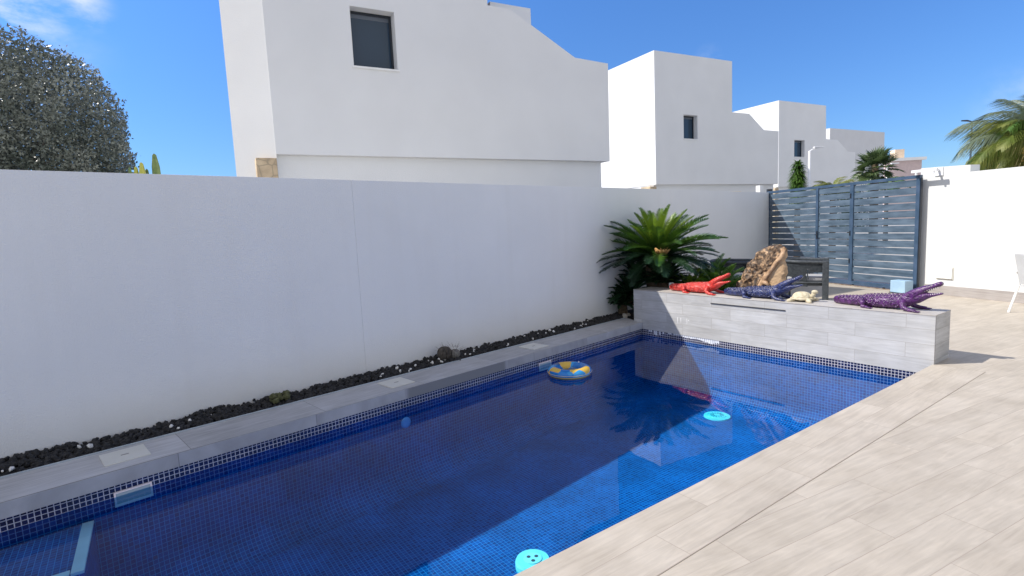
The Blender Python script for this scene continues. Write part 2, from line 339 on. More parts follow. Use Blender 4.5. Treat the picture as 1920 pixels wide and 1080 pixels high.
# water
M_water = bpy.data.materials.new('pool_water'); M_water.use_nodes = True; nt = M_water.node_tree; nt.nodes.clear()
out = N(nt, 'ShaderNodeOutputMaterial'); fr = N(nt, 'ShaderNodeFresnel'); fr.inputs[0].default_value = 1.22
tr = N(nt, 'ShaderNodeBsdfTransparent'); tr.inputs[0].default_value = (.55, .86, .98, 1)
gl = N(nt, 'ShaderNodeBsdfGlossy'); gl.inputs['Roughness'].default_value = 0.0; gl.inputs[0].default_value = (1, 1, 1, 1)
ms = N(nt, 'ShaderNodeMixShader'); tc = N(nt, 'ShaderNodeTexCoord'); nz = N(nt, 'ShaderNodeTexNoise'); nz.inputs['Scale'].default_value = 2.3; nz.inputs['Detail'].default_value = 2
bp = N(nt, 'ShaderNodeBump'); bp.inputs['Strength'].default_value = .04; bp.inputs['Distance'].default_value = .02
nt.links.new(tc.outputs['Object'], nz.inputs['Vector']); nt.links.new(nz.outputs[0], bp.inputs['Height'])
nt.links.new(bp.outputs[0], gl.inputs['Normal']); nt.links.new(bp.outputs[0], fr.inputs['Normal'])
nt.links.new(fr.outputs[0], ms.inputs[0]); nt.links.new(tr.outputs[0], ms.inputs[1]); nt.links.new(gl.outputs[0], ms.inputs[2]); nt.links.new(ms.outputs[0], out.inputs[0])
WZ = -.205
bm = bmesh.new(); bm.faces.new([bm.verts.new((x, y, WZ)) for x, y in [(PX0+.002, PY1+.002), (PX1+.008, PY1+.002), (PX1+.008, tl(PX1)-.002), (PX0+.002, tl(PX0)-.002)]])
tag(ob('pool_water', bm, M_water), kind='structure')
# terrace (main field), pool border band
ter = [(6.66, 1.955), (7.0, 1.955), (7.0, 5.0), (8.35, 5.0), (8.35, 6.84), (13.85, 7.64), (12.23, 3.45), (10.4, -1.4), (8.0, -8), (-4, -8), (-4, 1.513), (6.66, 1.513)]
tag(ob('terrace', prism(ter, -.11, 0), M_deck), kind='structure')
bo = bmesh.new(); box(bo, -4, 6.655, 1.5175, PY1-.012, -.09, .001, bev=.003)
tag(ob('pool_border', bo, M_border), kind='structure')
tag(ob('deck_joint', nbox(-4, 6.655, 1.5135, 1.517, -.1, -.002), simple('sand_grout', (.36, .31, .25), rough=1)), kind='structure')
bm = nbox(-4, PX1, PY1-.03, PY1-.001, -.12, -.012)
tag(ob('pool_rim', bm, M_conc), kind='structure')
bm = nbox(-4, -2.25, 1.96, 6, -.12, -.004); tag(ob('pool_end_paving', bm, M_conc), kind='structure')
# coping along the wall
cp = empty('pool_coping', (2.9, 5.4, 0), 'grey porcelain coping ledge between the pool and the black gravel strip', 'coping')
def loc(pts, c): return [(x-c[0], y-c[1]) for x, y in pts]
cx0, cx1 = -2.6, 6.64
ob('slab', prism(loc([(cx0, cin(cx0)+.004), (cx1, cin(cx1)+.004), (cx1+.12, cout(cx1+.12)), (cx0, cout(cx0))], (2.9, 5.4)), -.11, -.002), M_cop, cp)
ob('front_tile', prism(loc([(cx0, cin(cx0)-.008), (cx1-.005, cin(cx1)-.008), (cx1-.005, cin(cx1)+.002), (cx0, cin(cx0)+.002)], (2.9, 5.4)), -.108, -.004), M_copf, cp)
ob('edge_trim', prism(loc([(cx0, cout(cx0)+.002), (cx1+.1, cout(cx1+.1)+.002), (cx1+.1, cout(cx1+.1)+.02), (cx0, cout(cx0)+.02)], (2.9, 5.4)), -.09, .006), simple('trim_metal', (.45, .5, .53), rough=.35, metal=.4), cp)
# three white hatches in the coping
hx = [((-.31, 5.145), 'large white plastic hatch cover nearest the camera in the coping', .0), ((2.08, 5.50), 'white plastic hatch cover in the middle of the coping, beside the small dried cactus side', 0), ((4.19, 5.80), 'farthest white hatch cover in the coping, close to the floating swim ring', 0)]
hl = ['white plastic hatch cover in the coping above the near skimmer, nearest the camera', 'white plastic hatch cover in the coping between the mossy rock and the dried cactus', 'farthest white hatch cover in the coping, behind the floating swim ring']
for (p, _, _), lb in zip(hx, hl):
    c = V((p[0]+.14, p[1]-.125))
    h = empty('hatch_cover', (c.x, c.y, 0), lb, 'hatch cover', rz=radians(8.6), group='white hatch covers in the pool coping')
    ob('lid', nbox(-.145, .145, -.145, .145, -.002, .006, bev=.003), M_cream, h)
    bm = bmesh.new(); box(bm, -.025, .025, -.006, .006, .0065, .009); ob('finger_slot', bm, M_conc, h)
# ------------------------------------------------------------------ gravel strip
random.seed(3)
vs, fs, mi = [], [], []
ico = bmesh.new(); bmesh.ops.create_icosphere(ico, subdivisions=1, radius=1)
iv = [v.co.copy() for v in ico.verts]; ifs = [[v.index for v in f.verts] for f in ico.faces]; ico.free()
def rock(c, r):
    b0 = len(vs); s = V((random.uniform(.7, 1.2), random.uniform(.7, 1.2), random.uniform(.6, 1)))
    R = Matrix.Rotation(random.uniform(0, 6.3), 3, V((random.random(), random.random(), random.random()+.01)).normalized())
    o = random.random()*50
    for v in iv:
        k = 1 + .45*noise.noise(v*1.7+V((o, o, 0)))
        q = R @ V((v.x*s.x, v.y*s.y, v.z*s.z)) * (r*k); vs.append(q+c)
    for f in ifs: fs.append([b0+i for i in f])
x = -2.2
while x < 7.0:
    y0, y1 = cout(x)+.03, wb(x)-.01
    for k in range(int(6*(y1-y0)/.36)+2):
        y = random.uniform(y0, y1); r = random.uniform(.012, .032)
        hgt = -.03 + .045*(y-y0)/(y1-y0) + .03*noise.noise(V((x*3, y*3, 0)))
        rock(V((x+random.uniform(-.02, .02), y, hgt+random.uniform(-.01, .012))), r)
    x += .0135
M_lava = simple('lava_rock', (.012, .012, .013), (.04, .038, .037), .95, scale=40)
tag(ob('lava_gravel', pymesh('lava_gravel', vs, fs), M_lava), 'black lava gravel filling the strip at the foot of the white wall', 'gravel', kind='stuff')
bm = prism([(-2.5, cout(-2.5)+.02), (8.3, cout(8.3)+.0), (8.3, wb(8.3)-.005), (-2.5, wb(-2.5)-.005)], -.12, -.035)
tag(ob('gravel_bed', bm, simple('dark_soil', (.03, .027, .024), rough=1)), kind='structure')
vs, fs = [], []
rock(V((0, 0, 0)), .026); pebA = pymesh('pebble', vs, fs)
vs, fs = [], []; rock(V((0, 0, 0)), .026); pebB = pymesh('pebble', vs, fs)
M_peb = simple('white_pebble', (.62, .60, .56), (.75, .73, .70), .7, scale=20)
for me in (pebA, pebB): me.materials.append(M_peb)
random.seed(11)
for k in range(44):
    x = random.choice([random.uniform(-.9, .5), random.uniform(2.0, 4.6), random.uniform(2.2, 3.4), random.uniform(3.6, 6.3)])
    t = random.uniform(.1, .75); y = cout(x)+.04 + t*(wb(x)-cout(x)-.05)
    o = ob('pebble', random.choice((pebA, pebB)), None, None, (x, y, -.005+.035*t+.01), (random.random()*6, random.random()*6, random.random()*6))
    s = random.uniform(.45, .95); o.scale = (s, s, s)
    tag(o, 'small white pebble lying among the black lava rocks', 'pebble', 'white pebbles in the black gravel')
# ------------------------------------------------------------------ boundary wall
bw = empty('boundary_wall', (5, wb(5), 0), 'long smooth white rendered garden wall along the left side of the pool', 'wall', rz=atan2(WD.y, WD.x))
def wl(x, y): # world -> wall local
    d = V((x, y, 0)) - V((5, wb(5), 0)); return d.dot(WD), d.dot(WN)
xe = wl(13.93, wb(13.93))[0]; xs = -9.0; xj = wl(2.10, wb(2.10))[0]
ob('panel', nbox(xs, xj-.0008, 0, .2, -.12, 2.21, bev=.004), M_wall, bw)
ob('panel', nbox(xj+.0008, xe, 0, .2, -.12, 2.209, bev=.004), M_wall, bw)
ob('joint_backing', nbox(xj-.02, xj+.02, .004, .19, -.12, 2.2), M_conc, bw)
# ------------------------------------------------------------------ planter wall
pl = empty('planter_wall', (6.85, 3.94, 0), 'low wood-look tiled wall with a spillway slot across the far end of the pool', 'low wall')
c = (6.85, 3.94)
PYa, PYb = 1.925, 5.96
ob('core', nbox(6.652-c[0], 7.062-c[0], PYa+.012-c[1], PYb-c[1], -.115, .50), M_conc, pl)
ob('front_cladding', nbox(6.638-c[0], 6.651-c[0], PYa-c[1], PYb-c[1], -.112, .505, bev=.002), M_planter, pl)
ob('end_cladding', nbox(6.6515-c[0], 7.07-c[0], PYa-.002-c[1], PYa+.011-c[1], -.005, .505), planks('planter_end_porcelain', (.47, .46, .44), .9, .158, 0, off=(.2, .115), swap=(0, 2, 1), var=.06), pl)
ob('back_cladding', nbox(7.063-c[0], 7.075-c[0], PYa+.012-c[1], PYb-c[1], -.1, .505), M_planter, pl)
ob('top_cladding', nbox(6.634-c[0], 7.078-c[0], PYa-.004-c[1], PYb+.002-c[1], .506, .518, bev=.002), M_planter_top, pl)
ob('spillway_slot', nbox(6.628-c[0], 6.6375-c[0], 3.47-c[1], 4.53-c[1], .408, .420), simple('slot_dark', (.05, .05, .055), rough=.4), pl)
M_lime = simple('limescale', (.72, .72, .72), rough=.9)
random.seed(5)
for (y, z, n, h) in ((5.02, .14, 3, .09), (4.9, .13, 2, .03), (5.35, -.02, 1, .05)):
    bm = bmesh.new()
    for k in range(n):
        yy = y+random.uniform(-.09, .09) if n > 2 else y+random.uniform(-.03, .03); ww = random.uniform(.002, .006); hh = h*random.uniform(.4, 1)
        vv = [bm.verts.new((6.6372-c[0], yy+a_*ww-c[1], z-b_*hh)) for a_, b_ in ((-1, 0), (-.3, -.2), (1.6, 0), (1, .4), (.4, 1), (-.2, .8), (-.8, .5))]
        bm.faces.new(vv)
    ob('lime_stain', bm, M_lime, pl)
# lime bloom along the water line of the far wall (washed tiles)
M_bloom = simple('lime_bloom', (.55, .58, .66), (.68, .70, .76), .9, scale=9)
bm = bmesh.new()
y = 5.66
while y > 4.42:
    h = .02+.10*max(0, noise.noise(V((y*4.1, 3.3, 0)))+.28); h = min(h, .09)
    if y < 5.12 or random.random() < .45:
        vv = [bm.verts.new((PX1+.0085, yy, zz)) for yy, zz in ((y, -.112), (y-.03, -.112), (y-.03+random.uniform(-.004, .004), -.112-h), (y, -.112-h*random.uniform(.6, 1)))]
        bm.faces.new(vv)
    y -= .034
ob('lime_bloom', bm, M_bloom, pl, (-6.85, -3.94, 0))
# ------------------------------------------------------------------ pool fittings
LW = atan2(.1545, 1)
def skim(x, lb, wdt=.235):
    s = empty('skimmer', (x, tl(x)-.001, -.225), lb, 'skimmer', rz=LW, group='pale skimmer mouths in the pool wall')
    m = M_nose
    bm = bmesh.new(); h = .055; t = .012
    box(bm, -wdt/2, wdt/2, -.014, 0, -h, -h+t*1.5); box(bm, -wdt/2, wdt/2, -.014, 0, h-t, h)
    box(bm, -wdt/2, -wdt/2+t, -.014, 0, -h+t*1.5, h-t); box(bm, wdt/2-t, wdt/2, -.014, 0, -h+t*1.5, h-t)
    ob('frame', bm, m, s)
    ob('flap', nbox(-wdt/2+t, wdt/2-t, -.009, -.003, -h+t*1.6, h-t-.002, mtx=None), simple('flap_plastic', (.42, .5, .5), rough=.4), s)
skim(-.14, 'pale plastic skimmer mouth in the tiles just below the nearest hatch cover')
skim(4.335, 'small pale skimmer mouth in the tiled side next to the floating swim ring')
inl = empty('pool_inlet', (2.19, tl(2.19)-.002, -.37), 'small round pale blue inlet nozzle in the tiled side of the pool', 'pool inlet', rz=LW)
bm = lathe(bmesh.new(), [(0, .012), (.03, .016), (.055, .01), (.06, 0)], 24); bmesh.ops.rotate(bm, verts=bm.verts, matrix=Matrix.Rotation(pi/2, 3, 'X'))
ob('faceplate', bm, simple('inlet_blue', (.30, .55, .85), rough=.3), inl, smooth=True)
dr = empty('main_drain', (6.16, 4.12, FLOOR+.002), 'round turquoise drain cover on the sunlit pool floor below the tiled wall', 'pool drain')
bm = lathe(bmesh.new(), [(.17, 0), (.165, .015), (.12, .02), (.115, .012), (.108, .022), (0, .026)], 40)
ob('cover', bm, simple('turquoise', (.10, .78, .80), (.2, .9, .88), .5), dr, smooth=False)
bm = bmesh.new()
for k in range(14):
    a_ = 2*pi*k/14; box(bm, .04, .09, -.004, .004, .024, .028, mtx=Matrix.Rotation(a_, 4, 'Z'))
ob('grate_slots', bm, simple('teal_dark', (.03, .35, .42), rough=.5), dr)
fd = empty('chlorine_dispenser', (1.60, 2.185, WZ), 'floating round turquoise chlorine dispenser with three holes at the near pool edge', 'pool dispenser')
bm = lathe(bmesh.new(), [(.0, -.10), (.045, -.10), (.05, -.03), (.086, -.028), (.094, -.01), (.094, .026), (.088, .04), (.0, .043)], 40)
ob('body', bm, simple('turquoise_float', (.08, .60, .72), (.10, .66, .76), .4), fd, smooth=False)
bm = lathe(bmesh.new(), [(.05, .0425), (.049, .0455), (0, .046)], 36); ob('cap', bm, simple('turquoise_cap', (.12, .62, .76), rough=.4), fd)
for k in range(3):
    a_ = pi/2+2*pi*k/3+.5; bm = lathe(bmesh.new(), [(.0105, .0462), (.0105, .0472), (0, .0472)], 16, (.024*cos(a_), .024*sin(a_), 0)); ob('hole', bm, simple('hole_dark', (.01, .05, .08), rough=.7), fd)
# swim ring
def ringmesh(R=.195, r=.075):
    bm = bmesh.new(); A, B = 72, 28; g = []
    for i in range(A):
        a_ = 2*pi*i/A; k = 1+.02*sin(14*a_); row = []
        for j in range(B):
            b_ = 2*pi*j/B; rr = r*(1-.12*max(0, -cos(b_))*abs(sin(a_*14)) )
            row.append(bm.verts.new(((R+rr*cos(b_))*cos(a_), (R+rr*cos(b_))*sin(a_), rr*.82*sin(b_))))
        g.append(row)
    for i in range(A):
        for j in range(B):
            f = bm.faces.new((g[i][j], g[(i+1) % A][j], g[(i+1) % A][(j+1) % B], g[i][(j+1) % B])); f.smooth = True
    return bm
rg = empty('swim_ring', (4.27, 4.89, WZ+.035), 'inflatable blue and yellow printed swim ring floating near the far wall', 'swim ring')
M_ring, nt, b = mat('ring_vinyl', (.02, .2, .6), .22)
tc = N(nt, 'ShaderNodeTexCoord'); sp = N(nt, 'ShaderNodeSeparateXYZ'); nt.links.new(tc.outputs['Object'], sp.inputs[0])
vo = N(nt, 'ShaderNodeTexVoronoi'); vo.inputs['Scale'].default_value = 7.5; nt.links.new(tc.outputs['Object'], vo.inputs['Vector'])
cr = N(nt, 'ShaderNodeValToRGB'); cr.color_ramp.interpolation = 'CONSTANT'; cr.color_ramp.elements[0].color = (.01, .17, .50, 1); cr.color_ramp.elements[1].position = .66; cr.color_ramp.elements[1].color = (.75, .42, .06, 1)
for p_, c_ in ((.34, (.70, .44, .06, 1)), (.46, (.03, .30, .62, 1)), (.76, (.05, .10, .22, 1)), (.84, (.015, .20, .55, 1)), (.93, (.45, .50, .40, 1))):
    e = cr.color_ramp.elements.new(p_); e.color = c_
s2 = N(nt, 'ShaderNodeSeparateColor'); nt.links.new(vo.outputs['Color'], s2.inputs[0]); nt.links.new(s2.outputs[0], cr.inputs[0])
mr = N(nt, 'ShaderNodeMath', operation='LESS_THAN'); mr.inputs[1].default_value = -.018; nt.links.new(sp.outputs[2], mr.inputs[0])
mx = N(nt, 'ShaderNodeMix', data_type='RGBA'); nt.links.new(mr.outputs[0], mx.inputs[0]); nt.links.new(cr.outputs[0], mx.inputs[6]); mx.inputs[7].default_value = (.72, .48, .14, 1)
nt.links.new(mx.outputs[2], b.inputs['Base Color'])
ob('inflated_tube', ringmesh(), M_ring, rg)
bm = bmesh.new(); A = 72
for rr in (.118, .272):
    pts = [(rr*cos(2*pi*i/A), rr*sin(2*pi*i/A), 0) for i in range(A+1)]; tube(bm, pts, .0022, 6)
ob('weld_seam', bm, simple('seam_vinyl', (.8, .62, .3), rough=.4), rg)
bm = bmesh.new(); tube(bm, [(.19, .04, .06), (.19, .04, .074)], .008, 12); ob('valve', bm, M_white, rg)
# ------------------------------------------------------------------ gate and right wall
G0 = V((13.9, 7.67, 0)); gd = V((-.373, -.928, 0)).normalized(); gn = V((-gd.y, gd.x, 0))   # gn points to the street
if gn.x < 0: gn = -gn
grz = atan2(gd.y, gd.x)
def G(t, off, z=0): p = G0 + gd*t + gn*off; return (p.x, p.y, z)
gt = empty('sliding_gate', G(0, -.12), 'tall dark blue metal gate of horizontal slats with a small door in it', 'gate', rz=grz)
# local frame: x along gate, local +y = rotate(+90) of gd
ysg = 1 if V((-gd.y, gd.x, 0)).dot(gn) > 0 else -1
def gbox(x0, x1, z0, z1, d0=-.025, d1=.025, bev=.003):
    return nbox(x0, x1, min(d0*ysg, d1*ysg), max(d0*ysg, d1*ysg), z0, z1, bev=bev)
ZT = 2.235; ZB = .045
secs = [(.10, 1.66), (1.74, 2.60), (2.70, 4.08)]
ob('top_rail', gbox(.03, 4.16, ZT-.06, ZT, -.03, .03), M_metal2, gt)
ob('bottom_rail', gbox(.03, 4.16, ZB, ZB+.07, -.03, .03), M_metal2, gt)
for x0, x1 in ((.03, .095), (1.665, 1.735), (2.605, 2.695), (4.085, 4.16)):
    ob('stile', gbox(x0, x1, ZB+.071, ZT-.061, -.032, .032), M_metal2, gt)
for x0, x1 in secs:
    bm = bmesh.new(); z = ZB+.105; off = .02 if x0 > 1.7 and x0 < 2 else 0
    while z + .11 < ZT-.06:
        box(bm, x0-.004, x1+.004, -.012, .012, z+off*.5, min(z+.1255+off*.5, ZT-.065), bev=.002); z += .1445
    ob('slat_panel', bm, M_metal, gt)
hb = ob('handle_plate', gbox(1.70, 1.73, 1.02, 1.2, -.045, -.033), M_dark, gt)
bm = bmesh.new(); tube(bm, [(1.715, -.045*ysg, 1.12), (1.715, -.09*ysg, 1.12), (1.80, -.09*ysg, 1.12)], .009, 8); ob('handle', bm, M_dark, gt)
for z in (.5, 1.1, 1.9): ob('hinge', gbox(2.615, 2.64, z, z+.1, -.045, -.033), M_dark, gt)
ob('gate_end_strip', gbox(4.161, 4.175, ZB+.07, ZT-.06, -.02, .02), M_dark, gt)  # thin dark strip along the right end of the gate
p_ = empty('gate_post', G(.0, -.05), 'thin dark steel post where the gate meets the white wall', 'gate post', rz=grz)
ob('shaft', gbox(-.03, .025, -.1, 2.30, -.07, .07), M_dark, p_)
tr_ = empty('gate_track', G(2.1, -.12, 0), 'rusty steel floor track with rollers under the slatted gate', 'gate track', rz=grz)
ob('rail', gbox(-2.1, 2.15, .001, .018, -.02, .02), simple('rusty_steel', (.16, .10, .07), (.3, .26, .22), .8, scale=14), tr_)
for t in (-.25, .6, 1.35, 1.9):
    bm = bmesh.new(); tube(bm, [(t, -.012, .025), (t, .012, .025)], .022, 14); ob('roller', bm, M_dark, tr_)
mb = empty('gate_motor_box', G(4.02, -.32), 'pale blue box housing the gate motor at the foot of the gate', 'gate motor', rz=grz)
ob('housing', gbox(-.17, .14, 0, .25, -.1, .1, bev=.02), simple('pale_blue_paint', (.30, .45, .60), (.36, .52, .66), .4), mb)
ob('base', gbox(-.18, .15, .0, .02, -.11, .11), M_dark, mb)
# right wall (white, sunlit)
rw0 = V((12.201, 3.444, 0)); rd = V((-.3505, -.9366, 0)).normalized(); rn = V((-rd.y, rd.x, 0));
if rn.x < 0: rn = -rn
rrz = atan2(rd.y, rd.x); ysr = 1 if V((-rd.y, rd.x, 0)).dot(rn) > 0 else -1
rw = empty('side_wall', rw0, 'tall white rendered wall at the right, higher by the gate, with tiled skirting', 'wall', rz=rrz)
def rbox(x0, x1, z0, z1, d0, d1, bev=.004): return nbox(x0, x1, min(d0*ysr, d1*ysr), max(d0*ysr, d1*ysr), z0, z1, bev=bev)
bm = bmesh.new()
prof_ = [(-.50, -.12), (9, -.12), (9, 2.16), (.372, 2.205), (.372, 2.325), (-.40, 2.36), (-.50, 2.362)]
a = [bm.verts.new((x, 0, z)) for x, z in prof_]; b = [bm.verts.new((x, .22*ysr, z)) for x, z in prof_]
bm.faces.new(a); bm.faces.new(b[::-1])
for i in range(len(a)): bm.faces.new((a[i], b[i], b[(i+1) % len(a)], a[(i+1) % len(a)]))
bmesh.ops.recalc_face_normals(bm, faces=bm.faces)
ob('wall_panel', bm, stucco('side_wall_stucco', (.69, .70, .69)), rw)
ob('skirting', rbox(-.35, 9, 0, .175, -.012, -.001, .002), M_skirt, rw)
hc = empty('wall_box_cover', (rw0+rd*.02+V((0, 0, .41)))[:], 'square white cover box on the right wall just above the skirting', 'cover box', rz=rrz)
ob('lid', rbox(-.14, .14, -.10, .10, -.035, -.001, .006), M_white, hc)
ob('rim', rbox(-.155, .155, -.115, .115, -.012, -.0005, .002), M_cream, hc)
gb = empty('gate_guide_bracket', (rw0+rd*-.2+V((0, 0, 2.28)))[:], 'white steel guide bracket with rollers above the right end of the gate', 'bracket', rz=rrz)
ob('arm', rbox(-.30, .17, -.005, .045, -.24, -.19, .003), M_wmetal, gb)
ob('wall_plate', rbox(-.03, .12, -.09, .06, -.02, -.001, .002), M_wmetal, gb)
ob('strut', rbox(.03, .07, -.0, .03, -.19, -.02, .002), M_wmetal, gb)
for x in (-.22, .10):
    bm = bmesh.new(); tube(bm, [(x, -.215*ysr, -.05), (x, -.215*ysr, -.006)], .02, 12); ob('roller', bm, M_wmetal, gb)
# ------------------------------------------------------------------ villas
HU = V((cos(radians(-7.2)), sin(radians(-7.2)), 0)); HN = V((-HU.y, HU.x, 0)); HRZ = atan2(HU.y, HU.x)
def facade(prof_, hole, depth, rec=.28):
    """solid of the outline, with a window reveal cut into its front; local x along, y back, z up"""
    bm = bmesh.new()
    lo = [V((x, z, 0)) for x, z in prof_]; lh = [V((x, z, 0)) for x, z in hole]
    F = [bm.verts.new((p.x, 0, p.y)) for p in lo+lh]
    for t in tessellate_polygon([lo, lh]): bm.faces.new([F[i] for i in t])
    n = len(lo); Bk = [bm.verts.new((p.x, depth, p.y)) for p in lo]
    for i in range(n): bm.faces.new((F[i], F[(i+1) % n], Bk[(i+1) % n], Bk[i]))
    bm.faces.new(Bk)
    m = len(lh); H = [bm.verts.new((p.x, rec, p.y)) for p in lh]
    for i in range(m): bm.faces.new((F[n+i], F[n+(i+1) % m], H[(i+1) % m], H[i]))
    bm.faces.new(H)
    bmesh.ops.recalc_face_normals(bm, faces=bm.faces)
    return bm
def window(par, x0, x1, z0, z1, rec=.28):
    wn = ob('window', nbox(x0+.001, x1-.001, rec-.03, rec-.002, z0+.001, z1-.001), M_dark, par)
    f = .04
    ob('pane', nbox(x0+f, x1-f, rec-.036, rec-.0305, z0+f, z1-f), M_glass, wn)
    ob('blind', nbox(x0+f, x1-f, rec-.0395, rec-.0365, z1-f-.07, z1-f), simple('blind_grey', (.12, .14, .17), rough=.5), wn)
    bm = bmesh.new()
    box(bm, x0, x1, rec-.07, rec-.037, z0+.001, z0+f); box(bm, x0, x1, rec-.07, rec-.037, z1-f, z1-.001)
    box(bm, x0+.001, x0+f, rec-.07, rec-.037, z0+f+.001, z1-f-.001); box(bm, x1-f, x1-.001, rec-.07, rec-.037, z0+f+.001, z1-f-.001)
    ob('frame', bm, M_dark, wn)
    ob('sill', nbox(x0-.03, x1+.03, -.03, rec-.075, z0-.035, z0-.001, bev=.004), M_white, wn)
def villa(D, s0, prof_, win, lb, zl=3.02, depth=7.5, Lr=6.95):
    c = HU*s0 + HN*D
    h = empty('villa', c, lb, 'house', rz=HRZ, group='white cubic villas behind the garden wall')
    wx0, wx1, wz0, wz1 = win
    ob('upper_walls', facade([(x, z) for x, z in prof_], [(wx0, wz0), (wx1, wz0), (wx1, wz1), (wx0, wz1)], depth), M_house, h)
    window(h, *win)
    ob('lower_walls', nbox(.02, Lr, .15, depth-.1, -.12, zl-.002), M_house, h)
    ob('stone_corner', nbox(-.32, .0, -.02, .5, -.12, zl-.07, bev=.01), M_stone, h)
    return h
h1 = villa(10, .965, [(0, 3.02), (7.07, 3.02), (7.09, 5.18), (6.19, 5.215), (4.62, 6.0), (4.12, 6.0), (4.12, 8.05), (0, 8.05)], (1.41, 2.205, 4.585, 5.6), 'nearest large white villa with a square window and stepped sloping roofline', Lr=6.93)
# canted left end of the nearest villa
mdir = V((-.70, .714, 0)).normalized()
e0 = V((0, .004)); 
ld = V((mdir.dot(HU), mdir.dot(HN)))
bm = prism([(0.004, .006), (ld.x*.78, ld.y*.78+.004), (ld.x*.78+.3, ld.y*.78+3.0), (.5, 3.0)], -.12, 8.04)
ob('canted_wall', bm, M_house, h1)
ob('chimney', nbox(4.35, 4.72, 1.2, 1.7, 5.9, 7.2, bev=.01), M_brick, h1)
ob('roof_block', nbox(4.95, 6.02, 1.5, 4.0, 5.2, 6.75), M_house, h1)
ob('rear_wing', nbox(7.0, 7.32, 1.6, 5.0, -.12, 4.85), M_house, h1)
ob('stone_corner', nbox(7.02, 7.28, 1.0, 1.55, -.12, 2.85), M_stone, h1)
ob('rear_ledge', nbox(7.0, 7.2, .7, 1.3, 2.6, 4.1), M_house, h1)
villa(16, 15.1, [(0, 3.02), (7.31, 3.02), (7.32, 5.35), (6.33, 5.36), (5.36, 6.0), (4.3, 6.0), (4.3, 8.06), (0, 8.03)], (1.5, 2.27, 4.82, 5.75), 'second white villa with a bright sunlit side wall and a narrow window', zl=3.02, Lr=7.2)
villa(21, 29.45, [(0, 3.3), (7.78, 3.3), (7.78, 5.5), (6.95, 5.53), (5.8, 6.23), (4.6, 6.23), (4.53, 8.27), (0, 8.28)], (1.45, 2.45, 5.08, 6.08), 'third white villa farther back with a small narrow window above the palm', zl=3.3, Lr=7.6)
h4 = empty('villa', HU*49.2+HN*30, 'farthest white villa, a plain grey-white block behind the third one', 'house', rz=HRZ, group='white cubic villas behind the garden wall')
ob('upper_walls', facade([(0, -.12), (8.9, -.12), (8.85, 9.2), (0, 9.2)], [(1.5, 5), (2.5, 5), (2.5, 6), (1.5, 6)], 9), M_houseB, h4); window(h4, 1.5, 2.5, 5, 6)
bh = empty('beige_house', (94, 33, 0), 'small distant beige house with a chimney stack beyond the fan palm', 'house', rz=radians(-40))
ob('walls', nbox(-2.6, 2.2, -2.5, 6, 0, 8.6), simple('pinkish_render', (.55, .44, .42), rough=.9), bh)
ob('roof_slab', nbox(-3.0, 2.6, -2.9, 6.2, 8.6, 9.0), M_house, bh)
ob('chimney', nbox(-.6, .7, -1, .2, 9.0, 10.4), simple('cream_render', (.75, .58, .42), rough=.9), bh)
# neighbour's cream post and white cap visible at the wall end
cpz = empty('neighbour_post', (14.05, 8.7, 0), 'cream rendered block peeking over the wall left of the gate', 'post', rz=HRZ)
ob('shaft', nbox(-.30, .12, 0, .3, -.12, 2.33), simple('cream_stucco', (.78, .66, .50), rough=.9), cpz)
wp2 = empty('neighbour_post', (14.55, 8.35, 0), 'small bright white post cap beside the left end of the gate', 'post', rz=HRZ)
ob('shaft', nbox(0, .14, 0, .14, -.12, 2.46, bev=.01), M_house, wp2)
# ------------------------------------------------------------------ street lamps
def lamp(p, zt, reach, rz, lb, r=.06):
    l = empty('street_lamp', (p[0], p[1], -.13), lb, 'street lamp', rz=rz, group='white street lamps beyond the gate')
    bm = bmesh.new(); tube(bm, [(0, 0, 0), (0, 0, zt*.6), (.0, 0, zt)], [r, r*.95, r*.7], 12); ob('pole', bm, M_wmetal, l, smooth=True)
    bm = bmesh.new(); tube(bm, [(0, 0, zt-.01), (.12, 0, zt+.06), (reach, 0, zt+.14)], [r*.65, r*.6, r*.6], 10, flat=.5)
    ob('arm', bm, M_wmetal, l)
    ob('head', nbox(reach*.35, reach+.06, -.07, .07, zt+.115, zt+.165, bev=.015), M_wmetal, l)
lamp((23.0, 11.1), 4.28, .50, radians(-35), 'white street lamp in front of the third villa, left of the fan palm')
lamp((34.9, 12.6), 4.18, .55, radians(-35), 'lower white street lamp seen just right of the fan palm', .07)
l = empty('street_lamp', (77.8, 20.0, -.13), 'distant double-headed street lamp standing alone against the sky', 'street lamp')
bm = bmesh.new(); tube(bm, [(0, 0, 0), (0, 0, 11.15)], [.14, .08], 10); ob('pole', bm, M_metal2, l)
for s in (-1, 1):
    bm = bmesh.new(); tube(bm, [(0, 0, 11.1), (s*.45*-.57, s*.45*.82, 11.2+.05*s), (s*.98*-.57, s*.98*.82, 11.3)], [.10, .17, .12], 8, flat=.6); ob('head', bm, M_dark, l)
